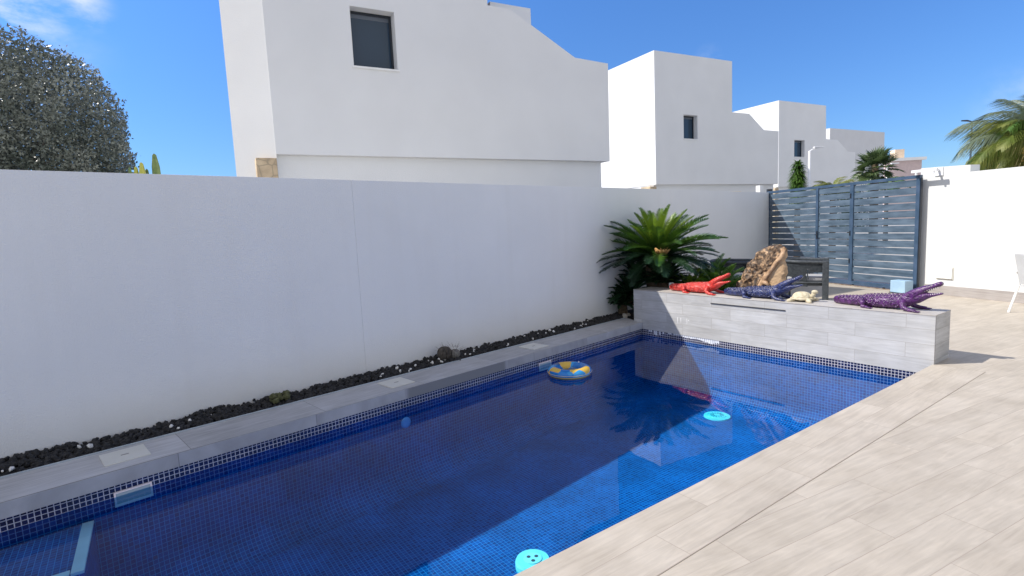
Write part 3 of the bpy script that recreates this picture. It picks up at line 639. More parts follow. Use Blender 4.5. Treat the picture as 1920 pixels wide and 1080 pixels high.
# ------------------------------------------------------------------ foliage builders
def frond_mesh(name, L, arch, ll, n, lw=.02, droop=.2, vee=.6, stem=.12, rseed=0, rach=.012, jag=.1, tipt=.35):
    """feather leaf: rachis curve in the xz plane from the origin, leaflets both sides"""
    rnd = random.Random(rseed); vs, fs = [], []
    pts = []; ang = arch[0]; p = V((0, 0, 0)); K = 24
    for k in range(K+1):
        pts.append(p.copy()); t = k/K; ang = arch[0] + (arch[1]-arch[0])*t**1.3
        p = p + V((cos(ang), 0, sin(ang)))*(L/K)
    for k in range(K):       # rachis as thin 3-sided strip
        r0 = rach*(1-k/K*.8); r1 = rach*(1-(k+1)/K*.8); b0 = len(vs)
        for q, r in ((pts[k], r0), (pts[k+1], r1)):
            vs += [q+V((0, r, 0)), q+V((0, -r, 0)), q+V((0, 0, -r*1.4))]
        for a, b in ((0, 1), (1, 2), (2, 0)): fs.append((b0+a, b0+b, b0+3+b, b0+3+a))
    for i in range(n):
        t = stem + (1-stem)*i/(n-1); x = t*K; k = min(int(x), K-1); q = pts[k].lerp(pts[k+1], x-k)
        T = (pts[k+1]-pts[k]).normalized(); up = V((-T.z, 0, T.x))
        ln = ll*(sin(pi*min(1, (t-stem)/(1-stem)*.82+.14))**.6)*(1-jag*rnd.random())
        for s in (-1, 1):
            d = (V((0, s, 0)) + up*(vee+rnd.uniform(-.12, .12)) + T*(tipt+.5*t+rnd.uniform(-.1, .1))).normalized()
            e1 = q + d*ln*.5 + V((0, 0, -droop*ln*.18)); e2 = q + d*ln*.92 + V((0, 0, -droop*ln*.85))
            wv = T*lw*.5; b0 = len(vs)
            vs += [q-wv, q+wv, e1-wv*1.1, e1+wv*1.1, e2]
            fs += [(b0, b0+1, b0+3, b0+2), (b0+2, b0+3, b0+4)]
    return pymesh(name, vs, fs)
def crown(parent, meshes, mats, n, elev, zc, rmin=0, seed=1, scale=(.9, 1.1), roll=.3, name='frond', golden=2.39996, bias=None):
    rnd = random.Random(seed)
    for me, m in zip(meshes, mats*len(meshes)):
        if not me.materials: me.materials.append(m)
    for i in range(n):
        t = (i+.5)/n; a = i*golden+rnd.uniform(-.2, .2)
        el = elev[0] + (elev[1]-elev[0])*t + rnd.uniform(-.08, .08)
        o = ob(name, rnd.choice(meshes), None, parent, (rmin*cos(a), rmin*sin(a), zc*(1) + .10*(1-t)*0), None)
        o.rotation_mode = 'QUATERNION'
        q = Matrix.Rotation(a, 4, 'Z') @ Matrix.Rotation(-el, 4, 'Y') @ Matrix.Rotation(rnd.uniform(-roll, roll), 4, 'X')
        o.rotation_quaternion = q.to_quaternion(); s = rnd.uniform(*scale); o.scale = (s, s, s)
# cycad
M_cyc = leafmat('cycad_leaf', (.02, .065, .012), (.08, .17, .02), .36, .25, 2.5)
M_cyc2 = leafmat('cycad_yellow_sunlit_leaf', (.08, .17, .015), (.20, .30, .025), .4, .35, 2.5)  # yellow-green leaf, sunlight on the upper fronds painted into its colour
M_cycd = leafmat('cycad_shaded_leaf', (.008, .028, .012), (.02, .055, .02), .4, .12, 2.5)  # dark copy of the leaf with the shade painted into its colour
def bark(name, c1=(.05, .035, .02), c2=(.14, .10, .06)): return simple(name, c1, c2, .95, scale=18, bump=1, bscale=40)
M_bark = bark('scaly_bark')
cy = empty('cycad', (7.42, 6.12, -.06), 'big dark green cycad with stiff feathery fronds behind the low tiled wall', 'cycad')
bm = bmesh.new(); tube(bm, [(0, 0, 0), (.02, 0, .4), (0, 0, .85), (0, 0, 1.06)], [.2, .19, .2, .13], 14); ob('trunk', bm, M_bark, cy, smooth=True)
fm = [frond_mesh('frond', 1.0, (.15, -.5), .19, 48, .0155, .15, .55, rseed=k) for k in range(3)]
fm2 = [frond_mesh('frond', .88, (.1, -.3), .17, 44, .015, .1, .6, rseed=k+5) for k in range(2)]
fm3 = [frond_mesh('frond', .98, (.08, -.55), .19, 46, .015, .3, .4, rseed=k+9) for k in range(2)]
crown(cy, fm2, [M_cyc2], 26, (1.35, .6), 1.12, .04, 2, (.8, 1.0))
crown(cy, fm, [M_cyc], 34, (.85, .05), 1.08, .07, 3, (.9, 1.12))
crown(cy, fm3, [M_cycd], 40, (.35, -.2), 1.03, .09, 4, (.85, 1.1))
bm = bmesh.new(); random.seed(8)
for k in range(26):
    a_ = random.uniform(0, 6.28); u_ = random.random(); tube(bm, [(.04*cos(a_)*u_, .10*sin(a_)*u_, .03*random.random()), (.06*cos(a_), .12*sin(a_), .05+.03*random.random())], [.02, .006], 6)
for v in bm.verts: v.co *= 1.25
co = ob('seed_cone', bm, simple('cone_tan', (.45, .24, .08), (.62, .38, .15), .9, scale=20), cy, (-.22, -.30, 1.12), smooth=True)
def pup(loc_, lb, n, L, el, sd, mats_):
    e = empty('cycad_pup', loc_, lb, 'cycad')
    bm = bmesh.new(); tube(bm, [(0, 0, 0), (0, 0, .16)], [.09, .07], 10); ob('trunk', bm, M_bark, e)
    ms_ = [frond_mesh('frond', L, (.2, -.6), .13*L/.6, 34, .015, .2, .6, rseed=sd+k) for k in range(2)]
    crown(e, ms_, mats_, n, el, .16, .03, sd, (.8, 1.1)); return e
pup((7.75, 5.15, .14), 'bushy low green cycad offshoot right of the big cycad, behind the red crocodile', 34, .62, (1.3, .1), 21, [M_cyc])
pup((8.15, 5.55, .2), 'low cycad offshoot beneath the big fronds, in front of the left woven chair', 26, .66, (1.2, .1), 25, [M_cyc])
pup((7.5, 5.45, .22), 'yellowish green young cycad offshoot beside the base of the big cycad', 16, .42, (1.4, .3), 29, [M_cyc2])
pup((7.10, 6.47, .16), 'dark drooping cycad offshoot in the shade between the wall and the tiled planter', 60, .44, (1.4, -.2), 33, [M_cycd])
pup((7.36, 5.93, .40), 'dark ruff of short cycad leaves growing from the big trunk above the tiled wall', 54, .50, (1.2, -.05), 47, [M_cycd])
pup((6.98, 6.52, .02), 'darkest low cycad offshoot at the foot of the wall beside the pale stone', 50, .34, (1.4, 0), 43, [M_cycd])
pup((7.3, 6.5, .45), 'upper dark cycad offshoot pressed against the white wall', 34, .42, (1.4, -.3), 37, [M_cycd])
bed = nbox(7.08, 8.34, 5.0, 6.80, -.12, .02); tag(ob('planting_bed', bed, simple('bed_soil', (.04, .03, .022), rough=1)), kind='structure')
# stones at the foot of the bush
for (x, y, s, lb) in ((6.82, 6.33, .07, 'pale smooth stone at the corner of the coping'), (6.95, 6.38, .05, 'small brownish stone next to the pale stone by the planter corner')):
    vs, fs = [], []; random.seed(int(x*100)); rock(V((0, 0, 0)), s); me = pymesh('stone', vs, fs)
    tag(ob('stone', me, simple('stone_pale', (.36, .33, .28), rough=.9), None, (x, y, .0), smooth=False), lb, 'stone')
# mossy lava rock and dried cactus on the gravel
def blob(bm, c, r, sq=(1, 1, 1), f=3.0, amp=.3, sub=3):
    r_ = bmesh.ops.create_icosphere(bm, subdivisions=sub, radius=1)
    for v in r_['verts']:
        k = 1+amp*noise.noise(v.co*f+V(c)*7); v.co = V((v.co.x*sq[0]*r*k+c[0], v.co.y*sq[1]*r*k+c[1], v.co.z*sq[2]*r*k+c[2]))
bm = bmesh.new(); random.seed(4)
for k in range(22): blob(bm, (random.uniform(-.075, .075), random.uniform(-.05, .05), random.uniform(-.01, .05)), random.uniform(.022, .036), (1, 1, .9), 5, .4, 2)
tag(ob('mossy_rock', bm, simple('moss_grey', (.05, .055, .02), (.13, .13, .06), 1, scale=30, bump=1), None, (1.09, 5.60, .02), smooth=True), 'rounded mossy grey-green rock on the black gravel strip', 'rock')
ct = empty('dried_cactus', (3.12, 5.90, .0), 'small dried brown ball cactus with wiry spines on the gravel strip', 'cactus')
def ribball(r, h, ribs=12):
    bm = bmesh.new(); seg = ribs*4; rg_ = []
    for i in range(13):
        t = pi*i/12; z = h*(.5-.5*cos(t)); rr = r*sin(t)**.75 if 0 < i < 12 else .002
        rg_.append([bm.verts.new((rr*(1+.10*cos(ribs*2*pi*k/seg))*cos(2*pi*k/seg), rr*(1+.10*cos(ribs*2*pi*k/seg))*sin(2*pi*k/seg), z)) for k in range(seg)])
    for a, b in zip(rg_, rg_[1:]):
        for k in range(seg): bm.faces.new((a[k], a[(k+1) % seg], b[(k+1) % seg], b[k]))
    return bm
ob('body', ribball(.085, .17), simple('dry_cactus', (.035, .03, .025), (.10, .085, .07), .95, scale=25), ct, (-.02, 0, 0))
ob('body', ribball(.06, .12), simple('dry_cactus_grey', (.13, .12, .11), (.2, .19, .17), .95, scale=25), ct, (.11, -.03, 0))
bm = bmesh.new(); random.seed(6)
for k in range(60):
    a_ = random.uniform(0, 6.28); e_ = random.uniform(.2, 1.5); c0 = V((random.choice((-.02, .11)), random.uniform(-.03, 0), .09)); d_ = V((cos(a_)*cos(e_), sin(a_)*cos(e_), sin(e_)))
    tube(bm, [c0+d_*.06, c0+d_*random.uniform(.09, .16)], [.0014, .0006], 3)
ob('spines', bm, simple('dry_spine', (.12, .09, .07), rough=.9), ct)
# ------------------------------------------------------------------ trees behind
def leafcloud(n, fn, size, seed, asp=.32):
    rnd = random.Random(seed); vs, fs = [], []
    for _ in range(n):
        c = fn(rnd); d = V((rnd.gauss(0, 1), rnd.gauss(0, 1), rnd.gauss(.35, 1))).normalized(); e = d.orthogonal().normalized(); e = (Matrix.Rotation(rnd.uniform(0, 6.28), 3, d) @ e)
        s = size*rnd.uniform(.6, 1.3); b0 = len(vs)
        vs += [c-d*s*.5, c+e*s*asp*.5, c+d*s*.5, c-e*s*asp*.5]; fs.append((b0, b0+1, b0+2, b0+3))
    return pymesh('foliage', vs, fs)
M_oak = leafmat('grey_leaf', (.085, .105, .085), (.27, .29, .25), .3, .12, 1.2)
tree = empty('broadleaf_tree', (-2.55, 19.2, -.13), 'large dense grey-green clipped tree behind the wall at the far left', 'tree')
R1 = V((3.15, 3.15, 3.3)); cc = V((0, 0, 3.95))
def sq(d): return d/max(.86, (abs(d.x)**3+abs(d.y)**3+abs(d.z)**3)**(1/3))
lob = []
rr = random.Random(5)
for k in range(190):
    d = sq(V((rr.gauss(0, 1), rr.gauss(0, 1), rr.gauss(0, 1))).normalized()); lob.append((cc + V((d.x*R1.x, d.y*R1.y, d.z*R1.z))*rr.choice((rr.uniform(.2, .6), rr.uniform(.6, .86), rr.uniform(.6, .86))), rr.uniform(.45, .75)))
def fn(r):
    while True:
        d = sq(V((r.gauss(0, 1), r.gauss(0, 1), r.gauss(0, 1))).normalized())
        k = (r.random()**.30)*(1+.07*noise.noise(d*3.1)+.05*noise.noise(d*9))
        if r.random() < .02: k *= 1.04
        c = cc + V((d.x*2.95, d.y*2.95, d.z*3.15))*k
        if noise.noise(c*2.3)+.75*noise.noise(c*5) > -.33+r.gauss(0, .08): return c
ob('crown', leafcloud(150000, fn, .10, 4, .42), M_oak, tree)
bm = bmesh.new()
tube(bm, [(0, 0, 0), (.1, 0, 1.5), (0, .1, 3.2), (.1, 0, 4.8)], [.25, .2, .15, .08], 10)
ob('trunk', bm, bark('tree_bark', (.10, .09, .08), (.2, .18, .16)), tree, smooth=True)
bm = bmesh.new()
for k in range(90):
    c, q = rr.choice(lob); a0 = V((0, 0, 2+rr.random()*2)); mid = a0.lerp(c, .6)+V((rr.uniform(-.3, .3), rr.uniform(-.3, .3), rr.uniform(-.2, .3)))
    d = (c-cc).normalized(); tube(bm, [a0, mid, c, c+d*q*.95+V((rr.uniform(-.3, .3), rr.uniform(-.3, .3), rr.uniform(-.1, .3)))], [.05, .035, .02, .006], 5)
ob('branches', bm, bark('branch_bark', (.14, .13, .12), (.26, .24, .22)), tree)
ca = empty('cactus', (.62, 15.9, -.13), 'light green columnar cactus pads poking above the wall beside the grey tree', 'cactus')
M_cac = simple('cactus_green', (.10, .16, .05), (.2, .26, .08), .6, scale=6); M_cay = simple('cactus_yellow', (.42, .42, .06), (.5, .5, .12), .6, scale=6)
def stem(p, h, r, m):
    bm = bmesh.new(); seg = 20
    pr = [(r*.8, 0), (r, h*.2), (r, h*.75), (r*.8, h*.92), (r*.4, h*.99), (0, h)]
    lathe(bm, pr, seg)
    for v in bm.verts:
        a_ = atan2(v.co.y, v.co.x); k = 1+.14*cos(5*a_); v.co.x *= k; v.co.y *= k
    ob('stem', bm, m, ca, p, smooth=True)
stem((.16, -.05, 0), 3.93, .10, M_cac); stem((-.12, 0, 0), 3.72, .09, M_cay); stem((-.24, .05, 0), 3.62, .08, M_cay); stem((-.02, .1, 0), 3.58, .07, M_cac); stem((-.36, .0, 0), 3.60, .06, M_cac)
# street vegetation beyond the gate
M_grn = leafmat('bush_leaf', (.03, .09, .012), (.10, .20, .03), .5, .3, 2)
M_ygr = leafmat('palm_leaf_yellow_green', (.10, .15, .02), (.24, .26, .06), .5, .35, 2)  # yellow-green palm leaf tone
M_blg = leafmat('palm_leaf_bluish', (.10, .145, .095), (.25, .30, .19), .45, .3, 1)
yb = empty('yucca', (19.6, 9.85, -.13), 'bushy upright green yucca in front of the third villa, left of the lamp', 'yucca')
bm = bmesh.new(); tube(bm, [(0, 0, 0), (0, 0, 3.3)], [.12, .08], 8); ob('trunk', bm, M_bark, yb)
vs, fs = [], []; rnd = random.Random(7)
for i in range(1500):
    z = rnd.uniform(2.2, 3.5); a_ = rnd.uniform(0, 6.28); e_ = rnd.uniform(-.7, .6)+(.5 if z > 3.3 else 0); L = rnd.uniform(.28, .46)*(1 if z < 3.2 else .8)
    d = V((cos(a_)*cos(e_), sin(a_)*cos(e_), sin(e_))); p0 = V((0, 0, z)); s_ = V((-sin(a_), cos(a_), 0))*.02
    m_ = p0+d*L*.6; e2 = p0+d*L+V((0, 0, -.10)); b0 = len(vs); vs += [p0-s_, p0+s_, m_-s_, m_+s_, e2]; fs += [(b0, b0+1, b0+3, b0+2), (b0+2, b0+3, b0+4)]
ob('crown', pymesh('crown', vs, fs), M_grn, yb)
def small_palm(p, zc, L, n, ll, lb, elev, mats_, sd, name='feather_palm', scale=(.9, 1.1), arch=(.5, -1.3), droop=.9, tr_r=.1, nl=46, lw=.03):
    e = empty(name, (p[0], p[1], -.13), lb, 'palm tree')
    bm = bmesh.new(); tube(bm, [(0, 0, 0), (.02, 0, zc*.5), (0, 0, zc)], [tr_r*1.3, tr_r, tr_r*.9], 12); ob('trunk', bm, M_bark, e, smooth=True)
    ms_ = [frond_mesh('frond', L, arch, ll, nl, lw, droop, .25, rseed=sd+k, rach=.018) for k in range(3)]
    crown(e, ms_, mats_, n, elev, zc, .05, sd, scale); return e
small_palm((20.35, 9.0), 2.25, .95, 16, .26, 'small arching yellow-green feather palm right of the first street lamp', (1.2, .3), [M_ygr], 51, lw=.018)
# tufts of tall dry grass at the gate's left end
gr_ = empty('feather_grass', (17.6, 9.9, -.13), 'thin pale ornamental grass tuft left of the yucca', 'grass tuft')
vs, fs = [], []
for i in range(160):
    a_ = rnd.uniform(0, 6.28); e_ = rnd.uniform(1.0, 1.5); L = rnd.uniform(2.1, 2.75); d = V((cos(a_)*cos(e_), sin(a_)*cos(e_), sin(e_))); m_ = d*L*.6; e2 = d*L+V((cos(a_)*.2, sin(a_)*.2, -.1)); s_ = V((.006, .006, 0)); b0 = len(vs)
    vs += [-s_, s_, m_-s_, m_+s_, e2]; fs += [(b0, b0+1, b0+3, b0+2), (b0+2, b0+3, b0+4)]
ob('blades', pymesh('blades', vs, fs), simple('dry_grass', (.35, .35, .28), rough=.8), gr_)
# fan palm
def fan_mesh(name, R, n=26, pet=.8, sd=0):
    rnd = random.Random(sd); vs, fs = [], []
    b0 = len(vs); vs += [V((0, .012, 0)), V((0, -.012, 0)), V((pet, -.01, .0)), V((pet, .01, .0)), V((0, 0, -.02)), V((pet, 0, -.015))]; fs += [(0, 1, 2, 3), (0, 3, 5, 4), (1, 4, 5, 2)]
    c = V((pet, 0, 0))
    for i in range(n):
        a_ = (-1+2*i/(n-1))*2.2; L = R*(.75+.25*cos(a_*.6))*rnd.uniform(.92, 1.06)
        d = V((cos(a_), sin(a_), .18*abs(sin(a_)))); s_ = V((-sin(a_), cos(a_), 0)); f = (-1)**i*.015
        b0 = len(vs); vs += [c, c+d*L*.55+s_*R*.055+V((0, 0, f)), c+d*L*.55-s_*R*.055-V((0, 0, f)), c+d*L+V((0, 0, -.16*R*rnd.uniform(.3, 1.5)))]
        fs += [(b0, b0+1, b0+2), (b0+1, b0+3, b0+2)]
    return pymesh(name, vs, fs)
M_fan = leafmat('fan_leaf', (.035, .07, .025), (.12, .17, .06), .4, .3, 1)
fpz = empty('fan_palm', (29.7, 11.25, -.13), 'fan palm with stiff round leaves behind the middle of the gate', 'palm tree')
bm = bmesh.new(); tube(bm, [(0, 0, 0), (0, 0, 3.6), (0, 0, 4.0)], [.2, .17, .12], 12); ob('trunk', bm, M_bark, fpz)
crown(fpz, [fan_mesh('frond', .62, sd=k, pet=.62) for k in range(3)], [M_fan], 34, (1.4, -.9), 3.75, .05, 61, (.75, 1.0), .5)
hg = empty('shrub', (28.6, 11.9, -.13), 'dark green shrub under the left side of the fan palm', 'shrub')
ob('foliage', leafcloud(2500, lambda r: V((r.gauss(0, .3), r.gauss(0, .3), r.uniform(1.0, 2.9))), .14, 8, .5), leafmat('dark_leaf', (.01, .03, .01), (.03, .07, .02)), hg)
bm = bmesh.new(); tube(bm, [(0, 0, 0), (0, 0, 2.6)], [.08, .04], 8); ob('stem', bm, M_bark, hg)
small_palm((33.5, 12.1), 2.75, 1.2, 14, .35, 'small drooping palm behind the lower street lamp', (1.1, .2), [M_grn], 57, lw=.03)
# big queen palm at the right
qp = small_palm((23.4, 4.32), 3.6, 2.45, 30, .70, 'large feather palm with drooping fronds and orange fruit above the right wall', (1.05, -.35), [M_blg, M_ygr, M_blg], 71, 'queen_palm', (.8, 1.0), (.35, -1.35), 1.6, .17, 120, .018)
crown(qp, [frond_mesh('frond', 2.0, (.4, -1.5), .62, 90, .02, 1.6, .2, rseed=90+k, jag=.5) for k in range(2)], [M_ygr, M_grn], 44, (.9, -.5), 3.45, .05, 77, (.6, 1.12))
crown(qp, [frond_mesh('frond', 2.1, (.5, -1.0), .55, 90, .018, 1.7, .2, rseed=120, jag=.4)], [M_blg], 8, (1.5, 1.0), 3.5, .05, 91, (.8, 1.0), .6)
bm = bmesh.new(); random.seed(9)
for k in range(150):
    blob(bm, (random.gauss(0, .10), random.gauss(0, .10), -random.random()*.45), .035, amp=.1, sub=1)
ob('fruit_cluster', bm, simple('orange_fruit', (.70, .42, .10), (.8, .5, .14), .5), qp, (-.95, .0, 3.5))
bm = bmesh.new()
for k in range(3000):
    d = V((random.gauss(0, .5), random.gauss(0, .5), -abs(random.gauss(0, .55)))); l_ = random.uniform(.2, .5); p0 = V((0, 0, 0))+d
    s_ = V((random.uniform(-.012, .012), random.uniform(-.012, .012), 0)); vv = [bm.verts.new(p0-s_), bm.verts.new(p0+s_), bm.verts.new(p0+V((d.x*.2, d.y*.2, -l_)))]; bm.faces.new(vv)
ob('dry_skirt', bm, simple('straw', (.28, .22, .10), (.42, .34, .16), .9), qp, (0, 0, 3.7))
# ------------------------------------------------------------------ crocodile ornaments
def loft(bm, rings, seg=20, p=2.4):
    """rings: (centre, half width, half height, up vector or None)"""
    R = []
    for i, (c, hw, hh) in enumerate(rings):
        c = V(c); a = V(rings[max(i-1, 0)][0]); b = V(rings[min(i+1, len(rings)-1)][0]); t = (b-a).normalized()
        side = V((0, 0, 1)).cross(t).normalized(); up = t.cross(side)
        row = []
        for k in range(seg):
            th = 2*pi*k/seg; cx = math.copysign(abs(cos(th))**(2/p), cos(th)); sz = math.copysign(abs(sin(th))**(2/p), sin(th))
            row.append(bm.verts.new(c+side*cx*hw+up*sz*hh))
        R.append(row)
    for a, b in zip(R, R[1:]):
        for k in range(seg): bm.faces.new((a[k], a[(k+1) % seg], b[(k+1) % seg], b[k]))
    bm.faces.new(R[0][::-1]); bm.faces.new(R[-1])
def croc_mesh():
    bm = bmesh.new()
    # tail + trunk (x = length; the tail curls round towards +y at its end)
    loft(bm, [((.20, .17, .022), .012, .012), ((.12, .20, .03), .024, .022), ((.045, .18, .036), .032, .032), ((.015, .115, .042), .038, .040), ((.045, .05, .047), .044, .045), ((.12, .015, .051), .05, .049), ((.22, 0, .054), .056, .052), ((.33, 0, .060), .066, .056), ((.42, 0, .068), .082, .064), ((.52, 0, .074), .094, .070), ((.62, 0, .076), .096, .072), ((.71, 0, .082), .088, .072), ((.78, 0, .098), .074, .070), ((.835, 0, .13), .062, .062), ((.875, 0, .165), .056, .052)], 24)
    # upper head & jaw, thrown up
    loft(bm, [((.80, 0, .135), .058, .058), ((.85, 0, .172), .066, .056), ((.90, 0, .208), .064, .046), ((.945, 0, .236), .054, .037), ((.99, 0, .258), .044, .030), ((1.03, 0, .276), .038, .025), ((1.065, 0, .293), .038, .026), ((1.09, 0, .305), .034, .022), ((1.10, 0, .31), .022, .014)], 18)
    # lower jaw
    loft(bm, [((.78, 0, .10), .056, .06), ((.83, 0, .118), .058, .060), ((.88, 0, .137), .058, .058), ((.925, 0, .157), .052, .050), ((.965, 0, .168), .042, .036), ((1.0, 0, .176), .034, .024), ((1.04, 0, .185), .029, .017), ((1.075, 0, .194), .025, .013), ((1.105, 0, .202), .018, .009)], 16)
    for s in (-1, 1):
        tube(bm, [(.895, s*.034, .225), (.925, s*.036, .245), (.95, s*.03, .25)], [.012, .017, .008], 10)     # brow
        tube(bm, [(1.075, s*.012, .312), (1.09, s*.012, .318)], [.012, .008], 8)                            # nostril
        # fore leg
        tube(bm, [(.76, s*.05, .10), (.785, s*.10, .07), (.80, s*.125, .035), (.86, s*.14, .018), (.92, s*.145, .014)], [.042, .036, .026, .02, .016], 12)
        for q in (-1, -.35, .35, 1):
            tube(bm, [(.90, s*.145+q*.012, .013), (.955, s*.148+q*.028, .009)], [.010, .005], 7)
        # hind leg
        tube(bm, [(.40, s*.05, .07), (.37, s*.105, .075), (.405, s*.13, .05), (.40, s*.135, .025)], [.045, .04, .03, .018], 12)
        tube(bm, [(.39, s*.135, .018), (.47, s*.15, .013)], [.019, .014], 10)
        for q in (-1, -.35, .35, 1):
            tube(bm, [(.45, s*.15+q*.012, .012), (.505, s*.155+q*.028, .009)], [.010, .005], 7)
    # scutes: keeled rows
    def top(x):
        P = [(.05, .09), (.12, .10), (.22, .106), (.33, .116), (.42, .132), (.52, .144), (.62, .148), (.71, .154), (.78, .168), (.835, .192), (.875, .23)]
        for (a, b), (c, d) in zip(P, P[1:]):
            if a <= x <= c: return b+(d-b)*(x-a)/(c-a)
        return P[-1][1]
    def hw(x): return .045+.05*max(0, min(1, (x-.2)/.3)) if x < .7 else .09-.25*(x-.7)
    x = .10
    while x < .86:
        rows = (-.78, -.5, -.22, .22, .5, .78) if x > .36 else (-.55, -.2, .2, .55)
        for r in rows:
            y = hw(x)*r; hh = (top(x)-.07)*1.0; z = .07+hh*(1-abs(r)**2.4)**(1/2.4) - .006
            hgt = .034 if abs(r) < .6 else .026
            if x < .36: hgt = .026
            s_ = .0155; base = [bm.verts.new((x+a*s_*1.1, y+b*s_*.8, z-.008)) for a, b in ((-1, -1), (1, -1), (1, 1), (-1, 1))]
            tip = bm.verts.new((x-.008, y*1.06, z+hgt))
            bm.faces.new(base[::-1])
            for i in range(4): bm.faces.new((base[i], base[(i+1) % 4], tip))
        x += .036
    # flank bumps
    random.seed(2)
    for k in range(220):
        x = random.uniform(.2, .78); s = random.choice((-1, 1)); z = random.uniform(.03, .10); w_ = hw(x)+.002
        bmesh.ops.create_icosphere(bm, subdivisions=1, radius=random.uniform(.006, .010), matrix=Matrix.Translation((x, s*w_*(1-abs(z-.065)*2.5), z)))
    bmesh.ops.recalc_face_normals(bm, faces=bm.faces)
    me = bpy.data.meshes.new('crocodile_body'); bm.to_mesh(me); bm.free()
    o = bpy.data.objects.new('tmp', me); COL.objects.link(o)
    md = o.modifiers.new('r', 'REMESH'); md.mode = 'VOXEL'; md.voxel_size = .0034; md.use_smooth_shade = True
    m2 = o.modifiers.new('s', 'SMOOTH'); m2.iterations = 1; m2.factor = .1
    dg = bpy.context.evaluated_depsgraph_get(); r = bpy.data.meshes.new_from_object(o.evaluated_get(dg)); r.name = 'crocodile_body'; r.materials.clear()
    bpy.data.objects.remove(o); return r
CM = croc_mesh()
def teeth():
    bm = bmesh.new()
    for s in (-1, 1):
        for k in range(9):
            x = .925+k*.018; t = (x-.92)/.17
            zu = .222+.065*t-.010; yu = s*(.046-.018*t)
            bmesh.ops.create_cone(bm, cap_ends=True, segments=5, radius1=.005, radius2=.0005, depth=.017, matrix=Matrix.Translation((x, yu, zu-.009)) @ Matrix.Rotation(pi, 4, 'X'))
            bmesh.ops.create_cone(bm, cap_ends=True, segments=5, radius1=.0045, radius2=.0005, depth=.015, matrix=Matrix.Translation((x+.01, s*(.038-.02*t), .158+.048*t+.008)))
    return bm
TM = bpy.data.meshes.new('teeth'); b_ = teeth(); b_.to_mesh(TM); b_.free()
EM = bpy.data.meshes.new('eye'); b_ = bmesh.new(); bmesh.ops.create_uvsphere(b_, u_segments=12, v_segments=8, radius=.008); b_.to_mesh(EM); b_.free(); EM.materials.append(simple('eye_gloss', (.02, .02, .02), rough=.15))
def croc(loc_, c1, c2, lb, rz=-pi/2, sc=1.0, toothcol=None):
    e = empty('crocodile_figure', loc_, lb, 'crocodile figure', rz=rz, group='painted crocodile figures on the tiled wall')
    m, nt, b = mat('croc_paint', c1, .25, 0, .5); noisecol(m, nt, b, tuple(x*.7 for x in c1), c2, scale=30, bump=1.0, bscale=70)
    b.inputs['Coat Weight'].default_value = .25; b.inputs['Coat Roughness'].default_value = .2
    me = CM.copy(); me.materials.append(m); o = ob('body', me, None, e)
    t = TM.copy(); t.materials.append(simple('tooth_paint', toothcol or c2, rough=.4)); ob('teeth', t, None, e)
    for s in (-1, 1): ob('eye', EM, None, e, (.93, s*.044, .244))
    e.scale = (sc, sc, sc); return e
croc((6.84, 5.43, .518), (.55, .028, .02), (.70, .05, .035), 'bright red open-mouthed crocodile figure in front of the cycad', sc=.97)
croc((6.82, 4.47, .518), (.012, .020, .085), (.028, .042, .155), 'glossy dark blue crocodile figure in front of the carved root', rz=-pi/2+.03, sc=1.0)
croc((6.87, 3.03, .518), (.050, .010, .075), (.11, .025, .15), 'glossy purple crocodile figure at the right end of the tiled wall', rz=-pi/2-.04, sc=1.0, toothcol=(.7, .68, .62))
# ------------------------------------------------------------------ turtle
tu = empty('turtle_figure', (6.83, 3.36, .518), 'small cream stone turtle figure between the blue and purple crocodiles', 'turtle figure', rz=-pi/2+.15)
M_tur = simple('cream_stone', (.46, .40, .27), (.62, .56, .42), .85, scale=22, bump=.8, bscale=50)
bm = bmesh.new(); A, B = 40, 14; rows = []
for j in range(B+1):
    t = j/B*pi/2; row = []
    for i in range(A):
        a_ = 2*pi*i/A; r_ = cos(t)**.75; k = 1-.05*(abs(sin(a_*4))**8 if j < 9 else 0)
        row.append(bm.verts.new((.105*r_*cos(a_)*k*1.12, .09*r_*sin(a_)*k, .038+.085*sin(t)*k)))
    rows.append(row)
for a, b in zip(rows, rows[1:]):
    for k in range(A): bm.faces.new((a[k], a[(k+1) % A], b[(k+1) % A], b[k]))
ob('shell', bm, M_tur, tu, smooth=True)
bm = bmesh.new(); tube(bm, [(.125*cos(2*pi*i/40), .103*sin(2*pi*i/40), .038) for i in range(41)], .012, 8); loft(bm, [((-.11, 0, .028), .05, .012), ((0, 0, .028), .09, .02), ((.11, 0, .03), .05, .014)], 16)
for s in (-1, 1):
    tube(bm, [(.08, s*.06, .025), (.12, s*.11, .018), (.14, s*.14, .012)], [.03, .026, .016], 10)
    tube(bm, [(-.08, s*.06, .025), (-.11, s*.10, .018), (-.14, s*.115, .012)], [.028, .024, .014], 10)
tube(bm, [(-.10, 0, .025), (-.16, 0, .012)], [.02, .006], 8)
ob('body', bm, M_tur, tu, smooth=True)
bm = bmesh.new(); tube(bm, [(.09, 0, .04), (.125, 0, .08), (.135, 0, .11)], [.03, .027, .026], 12); blob(bm, (.145, 0, .125), .031, (1.25, .95, .85), 3, .08, 2)
ob('head', bm, M_tur, tu, smooth=True)
